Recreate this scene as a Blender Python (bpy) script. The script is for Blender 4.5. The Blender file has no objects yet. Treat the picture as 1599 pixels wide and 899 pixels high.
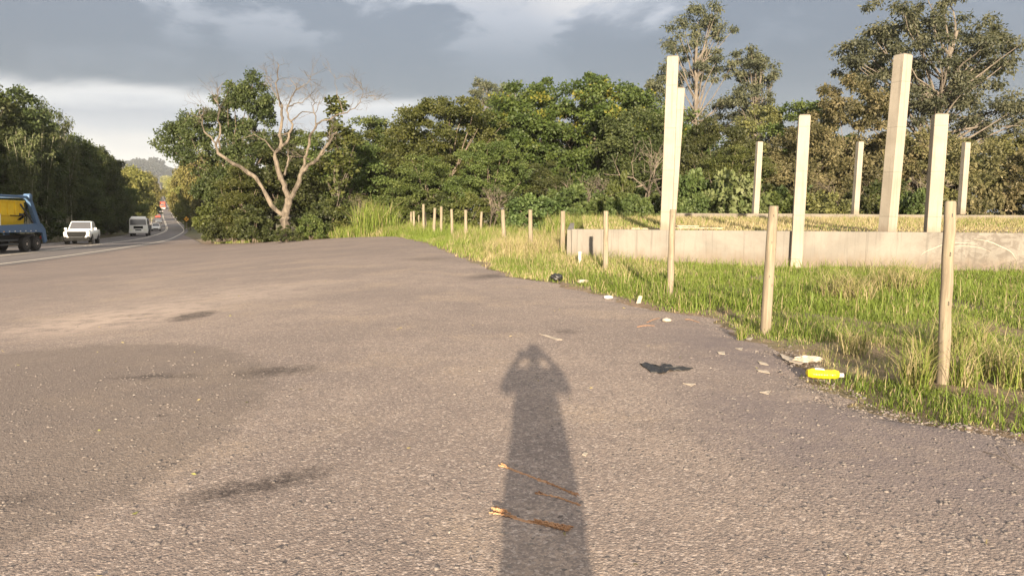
import bpy, bmesh, math, random
import numpy as np
from mathutils import Vector, Matrix, Euler, Quaternion

C = bpy.context.scene.collection
SC = bpy.context.scene
HAZE = 0.00010
EXPO = 2.75
R = math.radians
rng = np.random.default_rng(7)
random.seed(7)

# ------------------------------------------------------------------ camera
CAM_H, FPX, IW, IH = 1.6, 1155.0, 1599.0, 899.0
PITCH, ROLL = math.atan((449.5 - 329.0) / FPX), R(0.43)
cd = bpy.data.cameras.new('camera')
cam = bpy.data.objects.new('camera', cd)
C.objects.link(cam)
cd.sensor_width = 36.0
cd.lens = 36.0 * FPX / IW
cd.clip_start, cd.clip_end = 0.03, 20000
CM = Matrix.Translation((0, 0, CAM_H)) @ Matrix.Rotation(R(90) - PITCH, 4, 'X') @ Matrix.Rotation(ROLL, 4, 'Z')
cam.matrix_world = CM
SC.camera = cam
CR = np.array(CM.to_3x3())

# ------------------------------------------------------------------ light, sky, exposure
SUN_EL, SUN_AZ = R(10.9), R(1.0)          # shadows run away from the camera, one degree to the right
SC.view_settings.view_transform = 'Standard'
SC.view_settings.look = 'None'
SC.view_settings.exposure = EXPO
SC.view_settings.gamma = 1.0
sd = bpy.data.lights.new('sun', 'SUN')
sd.energy = 2.75
sd.angle = R(0.55)
sd.color = (1.0, 0.82, 0.60)
sun = bpy.data.objects.new('sun', sd)
C.objects.link(sun)
dirv = Vector((math.sin(SUN_AZ) * math.cos(SUN_EL), math.cos(SUN_AZ) * math.cos(SUN_EL), -math.sin(SUN_EL)))
sun.rotation_euler = dirv.to_track_quat('-Z', 'Y').to_euler()
sun.location = (0, -30, 40)


class NT:
    """small helper for node trees"""
    def __init__(self, tree):
        self.t = tree
    def n(self, typ, **kw):
        nd = self.t.nodes.new(typ)
        for k, v in kw.items():
            setattr(nd, k, v)
        return nd
    def put(self, sock, v):
        if hasattr(v, 'is_output') or isinstance(v, bpy.types.NodeSocket):
            self.t.links.new(v, sock)
        elif v is not None:
            if isinstance(v, (tuple, list)) and len(v) == 3 and sock.type == 'RGBA':
                v = (*v, 1.0)
            sock.default_value = v
    def m(self, op, a, b=None, c=None, clamp=False):
        nd = self.n('ShaderNodeMath', operation=op, use_clamp=clamp)
        for i, v in enumerate((a, b, c)):
            if v is not None:
                self.put(nd.inputs[i], v)
        return nd.outputs[0]
    def vm(self, op, a, b=None):
        nd = self.n('ShaderNodeVectorMath', operation=op)
        self.put(nd.inputs[0], a)
        if b is not None:
            self.put(nd.inputs[1], b)
        return nd.outputs['Value'] if op in ('LENGTH', 'DOT_PRODUCT', 'DISTANCE') else nd.outputs[0]
    def ss(self, v, a, b, lo=0.0, hi=1.0):
        nd = self.n('ShaderNodeMapRange', interpolation_type='SMOOTHSTEP')
        self.put(nd.inputs[0], v)
        for i, q in enumerate((a, b, lo, hi)):
            self.put(nd.inputs[i + 1], q)
        return nd.outputs[0]
    def mix(self, f, a, b, typ='MIX'):
        nd = self.n('ShaderNodeMix', data_type='RGBA', blend_type=typ)
        self.put(nd.inputs[0], f)
        self.put(nd.inputs[6], a)
        self.put(nd.inputs[7], b)
        return nd.outputs[2]
    def noise(self, vec, scale, detail=4, rough=0.55, dist=0.0, dims='3D'):
        nd = self.n('ShaderNodeTexNoise', noise_dimensions=dims)
        if vec is not None:
            self.put(nd.inputs['Vector'], vec)
        nd.inputs['Scale'].default_value = scale
        nd.inputs['Detail'].default_value = detail
        nd.inputs['Roughness'].default_value = rough
        nd.inputs['Distortion'].default_value = dist
        return nd.outputs
    def voro(self, vec, scale, feature='F1', rand=1.0):
        nd = self.n('ShaderNodeTexVoronoi', feature=feature)
        self.put(nd.inputs['Vector'], vec)
        nd.inputs['Scale'].default_value = scale
        nd.inputs['Randomness'].default_value = rand
        return nd.outputs
    def ramp(self, f, stops):
        nd = self.n('ShaderNodeValToRGB')
        el = nd.color_ramp.elements
        while len(el) < len(stops):
            el.new(0.5)
        for e, (p, c) in zip(el, stops):
            e.position = p
            e.color = (*c, 1.0)
        self.put(nd.inputs[0], f)
        return nd.outputs[0]
    def bump(self, h, strength=0.5, dist=0.01, normal=None):
        nd = self.n('ShaderNodeBump')
        nd.inputs['Strength'].default_value = strength
        nd.inputs['Distance'].default_value = dist
        self.put(nd.inputs['Height'], h)
        if normal is not None:
            self.put(nd.inputs['Normal'], normal)
        return nd.outputs[0]


def make_world():
    w = bpy.data.worlds.new('World')
    SC.world = w
    w.use_nodes = True
    t = w.node_tree
    t.nodes.clear()
    k = NT(t)
    out = k.n('ShaderNodeOutputWorld')
    sky = k.n('ShaderNodeTexSky', sky_type='NISHITA')
    sky.sun_disc = False
    sky.sun_elevation = SUN_EL
    sky.sun_rotation = SUN_AZ + math.pi
    sky.dust_density = 2.0
    b0 = k.n('ShaderNodeBackground')
    k.put(b0.inputs[0], sky.outputs[0])
    b0.inputs[1].default_value = 0.06
    d = k.n('ShaderNodeTexCoord').outputs['Generated']
    sx = k.n('ShaderNodeSeparateXYZ')
    k.put(sx.inputs[0], d)
    x, y, z = sx.outputs
    az = k.m('ARCTAN2', x, y)
    el = k.m('ARCSINE', z)
    zz = k.m('MAXIMUM', k.m('ADD', z, 0.13), 0.06)
    cb = k.n('ShaderNodeCombineXYZ')
    k.put(cb.inputs[0], k.m('DIVIDE', x, zz))
    k.put(cb.inputs[1], k.m('DIVIDE', y, zz))
    p = cb.outputs[0]
    n1 = k.noise(p, 1.1, 7, 0.55, 0.4)[0]          # broad cloud masses
    n2 = k.noise(k.vm('MULTIPLY', d, (6.5, 6.5, 15.0)), 1.0, 8, 0.56, 0.35)[0]   # cloud edges as seen from afar
    n3 = k.noise(k.vm('MULTIPLY', d, (5.0, 5.0, 26.0)), 1.0, 5, 0.5)[0]
    elw = k.m('ADD', el, k.m('MULTIPLY', k.m('SUBTRACT', n2, 0.5), 0.055))
    # storm cloud: dark base, paler billows higher up
    up = k.ss(k.m('SUBTRACT', el, k.m('MULTIPLY', k.ss(az, 0.0, 0.25), 0.03)), 0.145, 0.29)
    billow = k.ss(k.m('ADD', n2, k.m('MULTIPLY', k.m('SUBTRACT', n1, 0.5), 0.35)), 0.46, 0.60)
    v = k.m('ADD', k.m('MULTIPLY', up, 0.30), k.m('MULTIPLY', billow, k.m('ADD', k.m('MULTIPLY', up, 0.40), 0.10)), clamp=True)
    lob = k.vm('LENGTH', k.vm('MULTIPLY', k.vm('SUBTRACT', d, (0.13, 0.955, 0.265)), (7.0, 0.0, 17.0)))
    v = k.m('ADD', v, k.m('MULTIPLY', k.ss(lob, 1.0, 0.1), k.ss(n2, 0.30, 0.60, 0.15, 0.5)), clamp=True)
    storm = k.ramp(v, [(0.0, (0.130, 0.158, 0.220)), (0.30, (0.200, 0.232, 0.302)), (0.65, (0.44, 0.465, 0.535)), (1.0, (0.68, 0.665, 0.68))])
    # bright gap under the cloud, to the left
    gap = k.m('MULTIPLY', k.ss(elw, 0.152, 0.128), k.ss(k.m('ADD', az, k.m('MULTIPLY', k.m('SUBTRACT', n3, 0.5), 0.10)), -0.105, -0.150))
    gap = k.m('MULTIPLY', gap, k.ss(az, -2.3, -1.5))
    strat = k.ss(n3, 0.40, 0.62)
    bandg = k.m('MULTIPLY', k.ss(elw, 0.075, 0.098), k.ss(elw, 0.128, 0.108))
    gapc = k.ramp(k.m('MULTIPLY', elw, 5.0), [(0.0, (0.80, 0.77, 0.74)), (0.38, (0.76, 0.738, 0.72)), (0.45, (0.52, 0.54, 0.60)), (0.55, (0.42, 0.445, 0.52)), (0.62, (0.62, 0.63, 0.67)), (0.68, (0.76, 0.755, 0.765)), (0.78, (0.64, 0.65, 0.69))])
    gapc = k.mix(k.m('MULTIPLY', strat, 0.35), gapc, (0.50, 0.52, 0.585))
    col = k.mix(gap, storm, gapc)
    # away from the storm bank, out of view, cloud brightened to lift the ambient light
    away = k.ss(k.m('ADD', y, k.m('MULTIPLY', z, -0.55)), 0.55, -0.25)
    col = k.mix(away, col, k.mix(k.ss(n1, 0.35, 0.65), (1.00, 0.97, 0.95), (1.50, 1.40, 1.28)))
    b1 = k.n('ShaderNodeBackground')
    k.put(b1.inputs[0], col)
    b1.inputs[1].default_value = 1.0 / 2 ** EXPO
    mx = k.n('ShaderNodeMixShader')
    mx.inputs[0].default_value = 0.93
    k.put(mx.inputs[1], b0.outputs[0])
    k.put(mx.inputs[2], b1.outputs[0])
    k.put(out.inputs[0], mx.outputs[0])
make_world()


# ------------------------------------------------------------------ terrain functions
ROAD = np.array([  # y, x of the oncoming lane's middle, height
    (-400, -32, -1.0), (-150, -28, -1.0), (-60, -26, -1.0), (0, -26.6, -1.0), (20, -28.0, -1.05), (35, -30.0, -1.15), (48, -32.8, -1.3),
    (62, -36.8, -1.5), (85, -45.6, -2.1), (111, -56.4, -2.7), (157, -75.5, -3.2), (219, -104.5, -2.8),
    (270, -129, -1.9), (400, -190.5, 1.1), (700, -335, 12.5), (1100, -527, 38), (1300, -625, 47), (1700, -820, 44), (2400, -1160, 40), (9000, -4300, 40)], float)


def hermite(xs, ys, q):
    m = np.zeros_like(ys)
    d = np.diff(ys) / np.diff(xs)
    m[1:-1] = (d[:-1] * np.diff(xs)[1:] + d[1:] * np.diff(xs)[:-1]) / (xs[2:] - xs[:-2])
    m[0], m[-1] = d[0], d[-1]
    q = np.clip(q, xs[0], xs[-1])
    i = np.clip(np.searchsorted(xs, q) - 1, 0, len(xs) - 2)
    h = xs[i + 1] - xs[i]
    t = (q - xs[i]) / h
    return ((2*t**3 - 3*t**2 + 1) * ys[i] + (t**3 - 2*t**2 + t) * h * m[i] + (-2*t**3 + 3*t**2) * ys[i + 1] + (t**3 - t**2) * h * m[i + 1])


def smooth(t):
    t = np.clip(t, 0, 1)
    return t * t * (3 - 2 * t)


def XL(y): return hermite(ROAD[:, 0], ROAD[:, 1], np.asarray(y, float))
def ZR(y): return hermite(ROAD[:, 0], ROAD[:, 2], np.asarray(y, float))
def SL(y): return (XL(np.asarray(y, float) + 0.5) - XL(np.asarray(y, float) - 0.5))
def SEC(y): return np.sqrt(1 + SL(y) ** 2)
def ROADX(y, off): return XL(y) + off * SEC(y)


def G(x, y):
    x = np.asarray(x, float); y = np.asarray(y, float)
    zr = ZR(y)
    edge = ROADX(y, 6.2)
    s = smooth((x - edge) / 22.0)
    zl = zr * smooth((y - 70) / 180.0)
    z = zr + (zl - zr) * s
    z = np.where(z > 0, z * (1 - smooth((x - edge - 60) / 300.0)), z)
    return z


def ray(px, py):
    v = CR @ np.array([(px - 799.5) / FPX, -(py - 449.5) / FPX, -1.0])
    return v / np.linalg.norm(v)


def gp(px, py, z0=None):
    """where the sight line through a point of the photograph meets the ground"""
    v = ray(px, py)
    if z0 is not None:
        t = (z0 - CAM_H) / v[2]
        return np.array([0, 0, CAM_H]) + v * t
    lo, t = 0.5, 0.5
    while t < 3000:
        p = np.array([0, 0, CAM_H]) + v * t
        if p[2] < G(p[0], p[1]):
            break
        lo = t
        t *= 1.02
    for _ in range(40):
        mid = (lo + t) / 2
        p = np.array([0, 0, CAM_H]) + v * mid
        if p[2] < G(p[0], p[1]): t = mid
        else: lo = mid
    return np.array([0, 0, CAM_H]) + v * lo


def at(px, py, Y):
    """point of the sight line at depth Y"""
    v = ray(px, py)
    return np.array([0, 0, CAM_H]) + v * (Y / v[1])


def PX(x, y, z):
    v = CR.T @ (np.array([x, y, z]) - np.array([0, 0, CAM_H]))
    return 799.5 + FPX * v[0] / -v[2], 449.5 - FPX * v[1] / -v[2]


# edge of the gravel lot against the grass
_edge_px = [(1599, 685), (1400, 652), (1322, 628), (1285, 590), (1235, 558), (1180, 528), (1100, 494), (1005, 477), (940, 459),
            (870, 442), (800, 431), (722, 402), (672, 381), (640, 373)]
_pts = [gp(*q) for q in _edge_px]
_ey, _ex = [-80, -10, 2.0, 4.0], [12, 9, 6.5, 4.8]
for p in _pts:
    if p[1] > _ey[-1] + 0.1:
        _ey.append(p[1]); _ex.append(p[0])
for X_, Y_ in ((-7.2, 46.5), (-10, 48.6), (-14, 50.5), (-19.5, 54.5), (-25.5, 61)):
    if Y_ > _ey[-1] + 0.1:
        _ey.append(Y_); _ex.append(X_)
for Y_ in (72, 90, 110, 125):
    _ey.append(Y_); _ex.append(float(ROADX(Y_, 6.2)) + {72: 3.2, 90: 2.2, 110: 1.2, 125: 0.1}[Y_])
_ey, _ex = np.array(_ey, float), np.array(_ex, float)


def wob(y, s=1.0):
    y = np.asarray(y, float)
    return s * (0.10 * np.sin(y * 2.3 + 1) + 0.07 * np.sin(y * 5.1) + 0.05 * np.sin(y * 11.7 + 2) + 0.03 * np.sin(y * 23 + 0.5))


def XR(y): return np.interp(y, _ey, _ex) + wob(y)


# ------------------------------------------------------------------ object helpers
def thing(name, label, cat, loc=(0, 0, 0), rotz=0.0, group=None):
    o = bpy.data.objects.new(name, None)
    o.empty_display_size = 0.3
    C.objects.link(o)
    o.location = loc
    o.rotation_euler = (0, 0, rotz)
    o['label'] = label
    o['category'] = cat
    if group: o['group'] = group
    return o


def tag(o, label, cat, group=None):
    o['label'] = label; o['category'] = cat
    if group: o['group'] = group
    return o


def link(name, me, parent=None, kind=None):
    o = bpy.data.objects.new(name, me)
    C.objects.link(o)
    if parent is not None: o.parent = parent
    if kind: o['kind'] = kind
    return o


def copy_tree(o, parent=None):
    c = o.copy()
    C.objects.link(c)
    if parent is not None: c.parent = parent
    for ch in list(o.children):
        copy_tree(ch, c)
    return c


def mesh_np(name, V, F, mat, tint=None, smooth_=False):
    V = np.ascontiguousarray(V, np.float32); F = np.ascontiguousarray(F, np.int32)
    me = bpy.data.meshes.new(name)
    me.vertices.add(len(V)); me.vertices.foreach_set('co', V.ravel())
    k = F.shape[1]
    me.loops.add(F.size); me.loops.foreach_set('vertex_index', F.ravel())
    me.polygons.add(len(F))
    me.polygons.foreach_set('loop_start', np.arange(0, F.size, k, dtype=np.int32))
    me.polygons.foreach_set('loop_total', np.full(len(F), k, np.int32))
    if smooth_: me.polygons.foreach_set('use_smooth', np.ones(len(F), bool))
    if tint is not None:
        a = me.attributes.new('tint', 'FLOAT', 'POINT')
        a.data.foreach_set('value', np.ascontiguousarray(tint, np.float32))
    me.update(calc_edges=True)
    if mat is not None: me.materials.append(mat)
    return me


class MB:
    """collects shapes into one mesh"""
    def __init__(self):
        self.v, self.f = [], []
    def add(self, V, F):
        o = len(self.v)
        self.v.extend([tuple(map(float, q)) for q in V])
        self.f.extend([tuple(i + o for i in f) for f in F])
        return self
    def box(self, c, s, rot=None, ch=0.0):
        x, y, z = (q / 2 for q in s)
        if ch <= 0:
            V = [(-x, -y, -z), (x, -y, -z), (x, y, -z), (-x, y, -z), (-x, -y, z), (x, -y, z), (x, y, z), (-x, y, z)]
            F = [(0, 3, 2, 1), (4, 5, 6, 7), (0, 1, 5, 4), (1, 2, 6, 5), (2, 3, 7, 6), (3, 0, 4, 7)]
        else:
            V, F = [], []
            rings = ((-z, ch), (-z + ch, 0), (z - ch, 0), (z, ch))
            for zz, i in rings:
                a, b = x - i, y - i
                V += [(-a + ch, -b, zz), (a - ch, -b, zz), (a, -b + ch, zz), (a, b - ch, zz), (a - ch, b, zz), (-a + ch, b, zz), (-a, b - ch, zz), (-a, -b + ch, zz)]
            for r in range(3):
                for i in range(8):
                    j = (i + 1) % 8
                    F.append((r*8 + i, r*8 + j, r*8 + 8 + j, r*8 + 8 + i))
            F.append(tuple(range(7, -1, -1))); F.append(tuple(range(24, 32)))
        M = rot if rot is not None else Matrix.Identity(3)
        return self.add([Vector(c) + M @ Vector(q) for q in V], F)
    def tube(self, P, rad, seg=7, cap=True):
        P = [Vector(p) for p in P]
        n = len(P)
        if not hasattr(rad, '__len__'): rad = [rad] * n
        V, F = [], []
        t = (P[1] - P[0]).normalized()
        u = t.orthogonal().normalized()
        for i in range(n):
            t2 = (P[min(i + 1, n - 1)] - P[max(i - 1, 0)]).normalized()
            q = t.rotation_difference(t2)
            u = (q @ u).normalized(); t = t2
            w = t.cross(u)
            for s in range(seg):
                a = 2 * math.pi * s / seg
                V.append(P[i] + (u * math.cos(a) + w * math.sin(a)) * rad[i])
        for i in range(n - 1):
            for s in range(seg):
                s2 = (s + 1) % seg
                F.append((i*seg + s, i*seg + s2, (i+1)*seg + s2, (i+1)*seg + s))
        if cap:
            F.append(tuple(range(seg - 1, -1, -1)))
            F.append(tuple((n-1)*seg + s for s in range(seg)))
        return self.add(V, F)
    def prism(self, poly, axis, a, b):
        """polygon (2-D) extruded along an axis from a to b; axis 0: poly is (y,z), 1: (x,z), 2: (x,y)"""
        n = len(poly)
        def mk(p, h):
            return (h, p[0], p[1]) if axis == 0 else ((p[0], h, p[1]) if axis == 1 else (p[0], p[1], h))
        V = [mk(p, a) for p in poly] + [mk(p, b) for p in poly]
        F = [tuple(range(n - 1, -1, -1)), tuple(range(n, 2*n))]
        for i in range(n):
            j = (i + 1) % n
            F.append((i, j, n + j, n + i))
        return self.add(V, F)
    def lathe(self, prof, seg=20, axis='Z', c=(0, 0, 0)):
        """profile of (r, h)"""
        V, F = [], []
        for r, h in prof:
            for s in range(seg):
                a = 2 * math.pi * s / seg
                q = (r * math.cos(a), r * math.sin(a), h)
                if axis == 'X': q = (q[2], q[0], q[1])
                if axis == 'Y': q = (q[1], q[2], q[0])
                V.append(Vector(q) + Vector(c))
        for i in range(len(prof) - 1):
            for s in range(seg):
                s2 = (s + 1) % seg
                F.append((i*seg + s, i*seg + s2, (i+1)*seg + s2, (i+1)*seg + s))
        F.append(tuple(range(seg - 1, -1, -1))); F.append(tuple((len(prof)-1)*seg + s for s in range(seg)))
        return self.add(V, F)
    def mesh(self, name, mat, smooth_=False, bevel=0.0):
        me = bpy.data.meshes.new(name)
        me.from_pydata(self.v, [], self.f)
        bm = bmesh.new(); bm.from_mesh(me)
        bmesh.ops.recalc_face_normals(bm, faces=bm.faces)
        if bevel > 0:
            ed = [e for e in bm.edges if len(e.link_faces) == 2 and e.calc_face_angle(0) > 0.6]
            bmesh.ops.bevel(bm, geom=ed, offset=bevel, segments=2, affect='EDGES', profile=0.6, clamp_overlap=True)
        bm.to_mesh(me); bm.free()
        if smooth_:
            me.polygons.foreach_set('use_smooth', np.ones(len(me.polygons), bool))
            try: me.set_sharp_from_angle(angle=R(38))
            except Exception: pass
        me.update()
        if mat: me.materials.append(mat)
        return me
    def obj(self, name, mat, parent=None, smooth_=False, bevel=0.0, kind=None):
        return link(name, self.mesh(name, mat, smooth_, bevel), parent, kind)


# ------------------------------------------------------------------ materials
def newmat(name):
    m = bpy.data.materials.new(name)
    m.use_nodes = True
    t = m.node_tree
    k = NT(t)
    b = t.nodes['Principled BSDF']
    return m, k, b


def paint(name, col, rough=0.4, metal=0.0, var=0.12, coat=0.0):
    m, k, b = newmat(name)
    tc = k.n('ShaderNodeTexCoord').outputs['Object']
    n = k.noise(tc, 3.0, 5, 0.6)[0]
    k.put(b.inputs['Base Color'], k.mix(k.m('MULTIPLY', k.ss(n, 0.4, 0.75), var), col, tuple(c * 0.45 + 0.02 for c in col)))
    b.inputs['Roughness'].default_value = rough
    b.inputs['Metallic'].default_value = metal
    if coat: b.inputs['Coat Weight'].default_value = coat
    return m


def glassy(name, col=(0.03, 0.035, 0.04)):
    m, k, b = newmat(name)
    b.inputs['Base Color'].default_value = (*col, 1)
    b.inputs['Roughness'].default_value = 0.08
    b.inputs['Coat Weight'].default_value = 0.5
    return m


def leafmat(name, stops, trans=0.28, rough=0.55, objvar=0.25):
    m, k, b = newmat(name)
    at_ = k.n('ShaderNodeAttribute', attribute_name='tint')
    col = k.ramp(at_.outputs['Fac'], stops)
    oi = k.n('ShaderNodeObjectInfo')
    hs = k.n('ShaderNodeHueSaturation')
    k.put(hs.inputs['Color'], col)
    k.put(hs.inputs['Hue'], k.m('ADD', k.m('MULTIPLY', oi.outputs['Random'], 0.05 * objvar / 0.25), 0.5 - 0.025 * objvar / 0.25))
    k.put(hs.inputs['Value'], k.m('ADD', k.m('MULTIPLY', oi.outputs['Random'], objvar * 2), 1.0 - objvar))
    k.put(b.inputs['Base Color'], hs.outputs[0])
    b.inputs['Roughness'].default_value = rough
    b.inputs['Specular IOR Level'].default_value = 0.25
    tr = k.n('ShaderNodeBsdfTranslucent')
    k.put(tr.inputs[0], k.mix(0.5, hs.outputs[0], (0.16, 0.20, 0.03)))
    mx = k.n('ShaderNodeMixShader')
    mx.inputs[0].default_value = trans
    k.put(mx.inputs[1], b.outputs[0]); k.put(mx.inputs[2], tr.outputs[0])
    k.put(m.node_tree.nodes['Material Output'].inputs[0], mx.outputs[0])
    return m


def barkmat(name, c1, c2, scale=6.0):
    m, k, b = newmat(name)
    tc = k.n('ShaderNodeTexCoord').outputs['Object']
    n = k.noise(k.vm('MULTIPLY', tc, (1.0, 1.0, 0.25)), scale, 6, 0.65, 0.6)[0]
    n2 = k.noise(tc, scale * 0.22, 3)[0]
    f = k.ss(k.m('ADD', k.m('MULTIPLY', n, 0.6), k.m('MULTIPLY', n2, 0.4)), 0.38, 0.62)
    k.put(b.inputs['Base Color'], k.mix(f, c1, c2))
    b.inputs['Roughness'].default_value = 0.9
    k.put(b.inputs['Normal'], k.bump(n, 0.7, 0.03))
    return m


def stain(k, coord, c, r, rot=0.0, soft=0.45):  # soft elliptical spot mask, for any patch of colour
    """1 inside an ellipse of ground (ragged by the coordinate's own distortion)"""
    mp = k.n('ShaderNodeMapping', vector_type='TEXTURE')
    k.put(mp.inputs[0], coord)
    mp.inputs['Location'].default_value = (c[0], c[1], 0)
    mp.inputs['Rotation'].default_value = (0, 0, rot)
    mp.inputs['Scale'].default_value = (r[0], r[1], 1)
    return k.ss(k.vm('LENGTH', k.vm('MULTIPLY', mp.outputs[0], (1, 1, 0))), 1.0, soft)


def pxspot(k, coord, p0, p1, hh, soft=0.4):
    """an elongated spot from pixel p0 to pixel p1, hh pixels high"""
    a, b = gp(*p0), gp(*p1)
    c = (a + b) / 2
    mx, my = (p0[0] + p1[0]) / 2, (p0[1] + p1[1]) / 2
    w = abs(gp(mx, my - hh)[1] - gp(mx, my + hh)[1]) / 2
    return stain(k, coord, c, (max(0.02, math.hypot(b[0]-a[0], b[1]-a[1]) / 2), w), math.atan2(b[1]-a[1], b[0]-a[0]), soft)


def lot_material():
    m, k, b = newmat('worn_asphalt_gravel')
    tc = k.n('ShaderNodeTexCoord').outputs['Object']
    nd = k.noise(tc, 1.3, 5, 0.6)
    dcol = k.n('ShaderNodeSeparateColor'); k.put(dcol.inputs[0], nd[1])
    warp = k.vm('ADD', tc, k.vm('MULTIPLY', k.vm('SUBTRACT', nd[1], (0.5, 0.5, 0.5)), (0.9, 0.9, 0.0)))
    nd2 = k.noise(tc, 9.0, 5, 0.65)
    warp2 = k.vm('ADD', tc, k.vm('MULTIPLY', k.vm('SUBTRACT', nd2[1], (0.5, 0.5, 0.5)), (0.5, 0.5, 0.0)))
    big = k.noise(tc, 0.22, 5, 0.55)[0]
    mid = k.noise(tc, 1.6, 6, 0.65)[0]
    sm = k.noise(tc, 14.0, 5, 0.7)[0]
    v1 = k.voro(tc, 55.0)
    v2 = k.voro(tc, 120.0)
    v3 = k.voro(tc, 24.0)
    base = k.mix(k.ss(big, 0.40, 0.58), (0.195, 0.158, 0.134), (0.270, 0.219, 0.180))
    base = k.mix(k.m('MULTIPLY', k.ss(mid, 0.40, 0.64), 0.55), base, (0.165, 0.134, 0.118))
    base = k.mix(k.m('MULTIPLY', k.ss(k.noise(tc, 0.5, 5, 0.6)[0], 0.50, 0.64), 0.6), base, (0.315, 0.25, 0.185))
    # chippings of several greys
    s1 = k.n('ShaderNodeSeparateColor'); k.put(s1.inputs[0], v1['Color'])
    s2 = k.n('ShaderNodeSeparateColor'); k.put(s2.inputs[0], v2['Color'])
    s3 = k.n('ShaderNodeSeparateColor'); k.put(s3.inputs[0], v3['Color'])
    base = k.mix(k.ss(s1.outputs[0], 0.1, 1.0, 0.0, 0.66), base, (0.10, 0.088, 0.082))
    base = k.mix(k.m('MULTIPLY', k.ss(s1.outputs[1], 0.80, 0.97), 0.50), base, (0.44, 0.38, 0.33))
    base = k.mix(k.ss(s2.outputs[0], 0.2, 1.0, 0.0, 0.40), base, (0.095, 0.082, 0.075))
    base = k.mix(k.m('MULTIPLY', k.ss(s2.outputs[2], 0.88, 0.97), 0.40), base, (0.46, 0.40, 0.34))
    base = k.mix(k.m('MULTIPLY', k.ss(sm, 0.35, 0.72), 0.25), base, (0.12, 0.10, 0.09))
    # darker patch, bottom left, and its sandy rim
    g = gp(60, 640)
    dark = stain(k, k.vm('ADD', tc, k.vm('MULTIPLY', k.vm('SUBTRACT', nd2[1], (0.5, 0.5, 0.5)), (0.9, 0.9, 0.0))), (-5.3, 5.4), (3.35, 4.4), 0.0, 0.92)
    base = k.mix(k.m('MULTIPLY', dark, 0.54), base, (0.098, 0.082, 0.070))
    rim = pxspot(k, warp, (-60, 545), (330, 470), 26, 0.1)
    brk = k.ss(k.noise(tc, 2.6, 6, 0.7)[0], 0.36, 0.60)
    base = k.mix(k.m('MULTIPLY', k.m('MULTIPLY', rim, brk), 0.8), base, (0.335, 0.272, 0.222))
    rim = pxspot(k, warp, (180, 470), (500, 470), 40, 0.1)
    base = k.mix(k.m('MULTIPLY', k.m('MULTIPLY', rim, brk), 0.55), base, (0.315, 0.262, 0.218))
    # coarse dark stone along the verge
    g = gp(1330, 700)
    crs = stain(k, warp, (g[0] + 0.2, g[1] + 0.2), (1.5, 2.4), 0.35, 0.3)
    crs = k.m('MAXIMUM', crs, pxspot(k, warp2, (1420, 668), (1010, 490), 34, 0.1))
    crs = k.m('MULTIPLY', crs, k.ss(k.noise(tc, 3.0, 6, 0.7)[0], 0.30, 0.58, 0.45, 1.0))
    base = k.mix(k.m('MULTIPLY', crs, 0.68), base, (0.108, 0.092, 0.094))
    # dark stains and streaks
    dark_marks = None
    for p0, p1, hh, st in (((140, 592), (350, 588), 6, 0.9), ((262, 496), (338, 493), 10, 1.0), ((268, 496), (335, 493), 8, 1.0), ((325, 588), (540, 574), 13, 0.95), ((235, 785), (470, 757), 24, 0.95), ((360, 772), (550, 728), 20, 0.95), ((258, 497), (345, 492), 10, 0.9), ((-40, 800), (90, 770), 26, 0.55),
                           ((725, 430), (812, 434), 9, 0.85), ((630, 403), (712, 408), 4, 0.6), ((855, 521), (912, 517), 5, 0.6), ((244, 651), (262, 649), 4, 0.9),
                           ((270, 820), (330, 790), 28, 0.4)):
        f = k.m('MULTIPLY', pxspot(k, warp2, p0, p1, hh, 0.05), st)
        dark_marks = f if dark_marks is None else k.m('ADD', dark_marks, k.m('MULTIPLY', f, k.m('SUBTRACT', 1.0, k.m('MULTIPLY', dark_marks, 0.6))), clamp=True)
    dark_marks = k.m('MULTIPLY', dark_marks, k.m('ADD', k.ss(s1.outputs[2], 0.05, 0.75, 1.0, 0.6), 0.0))
    dark_marks = k.m('MULTIPLY', dark_marks, k.ss(k.noise(tc, 7.0, 6, 0.75)[0], 0.30, 0.52, 0.45, 1.0))
    base = k.mix(dark_marks, base, (0.034, 0.028, 0.026))
    # the lot is darker, newer asphalt towards the road and the far end
    sx = k.n('ShaderNodeSeparateXYZ'); k.put(sx.inputs[0], warp)
    far = k.m('MAXIMUM', k.ss(sx.outputs[1], 17.0, 36.0), k.m('MULTIPLY', k.ss(sx.outputs[0], -9.0, -17.0), k.ss(sx.outputs[1], 10.0, 22.0)))
    base = k.mix(k.m('MULTIPLY', far, 0.42), base, (0.115, 0.095, 0.088))
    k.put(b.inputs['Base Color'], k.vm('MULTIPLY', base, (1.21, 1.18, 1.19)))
    b.inputs['Roughness'].default_value = 0.88
    b.inputs['Specular IOR Level'].default_value = 0.25
    h = k.m('ADD', k.m('MULTIPLY', k.ss(v1['Distance'], 0.0, 0.7, 1.0, 0.0), 0.55), k.m('MULTIPLY', k.ss(v2['Distance'], 0.0, 0.7, 1.0, 0.0), 0.3))
    h = k.m('ADD', h, k.m('MULTIPLY', k.m('MULTIPLY', k.ss(v3['Distance'], 0.0, 0.5, 1.0, 0.0), k.ss(s3.outputs[0], 0.55, 0.9)), 0.8))
    h = k.m('ADD', h, k.m('MULTIPLY', mid, 1.2))
    k.put(b.inputs['Normal'], k.bump(h, 0.55, 0.010))
    return m


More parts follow.
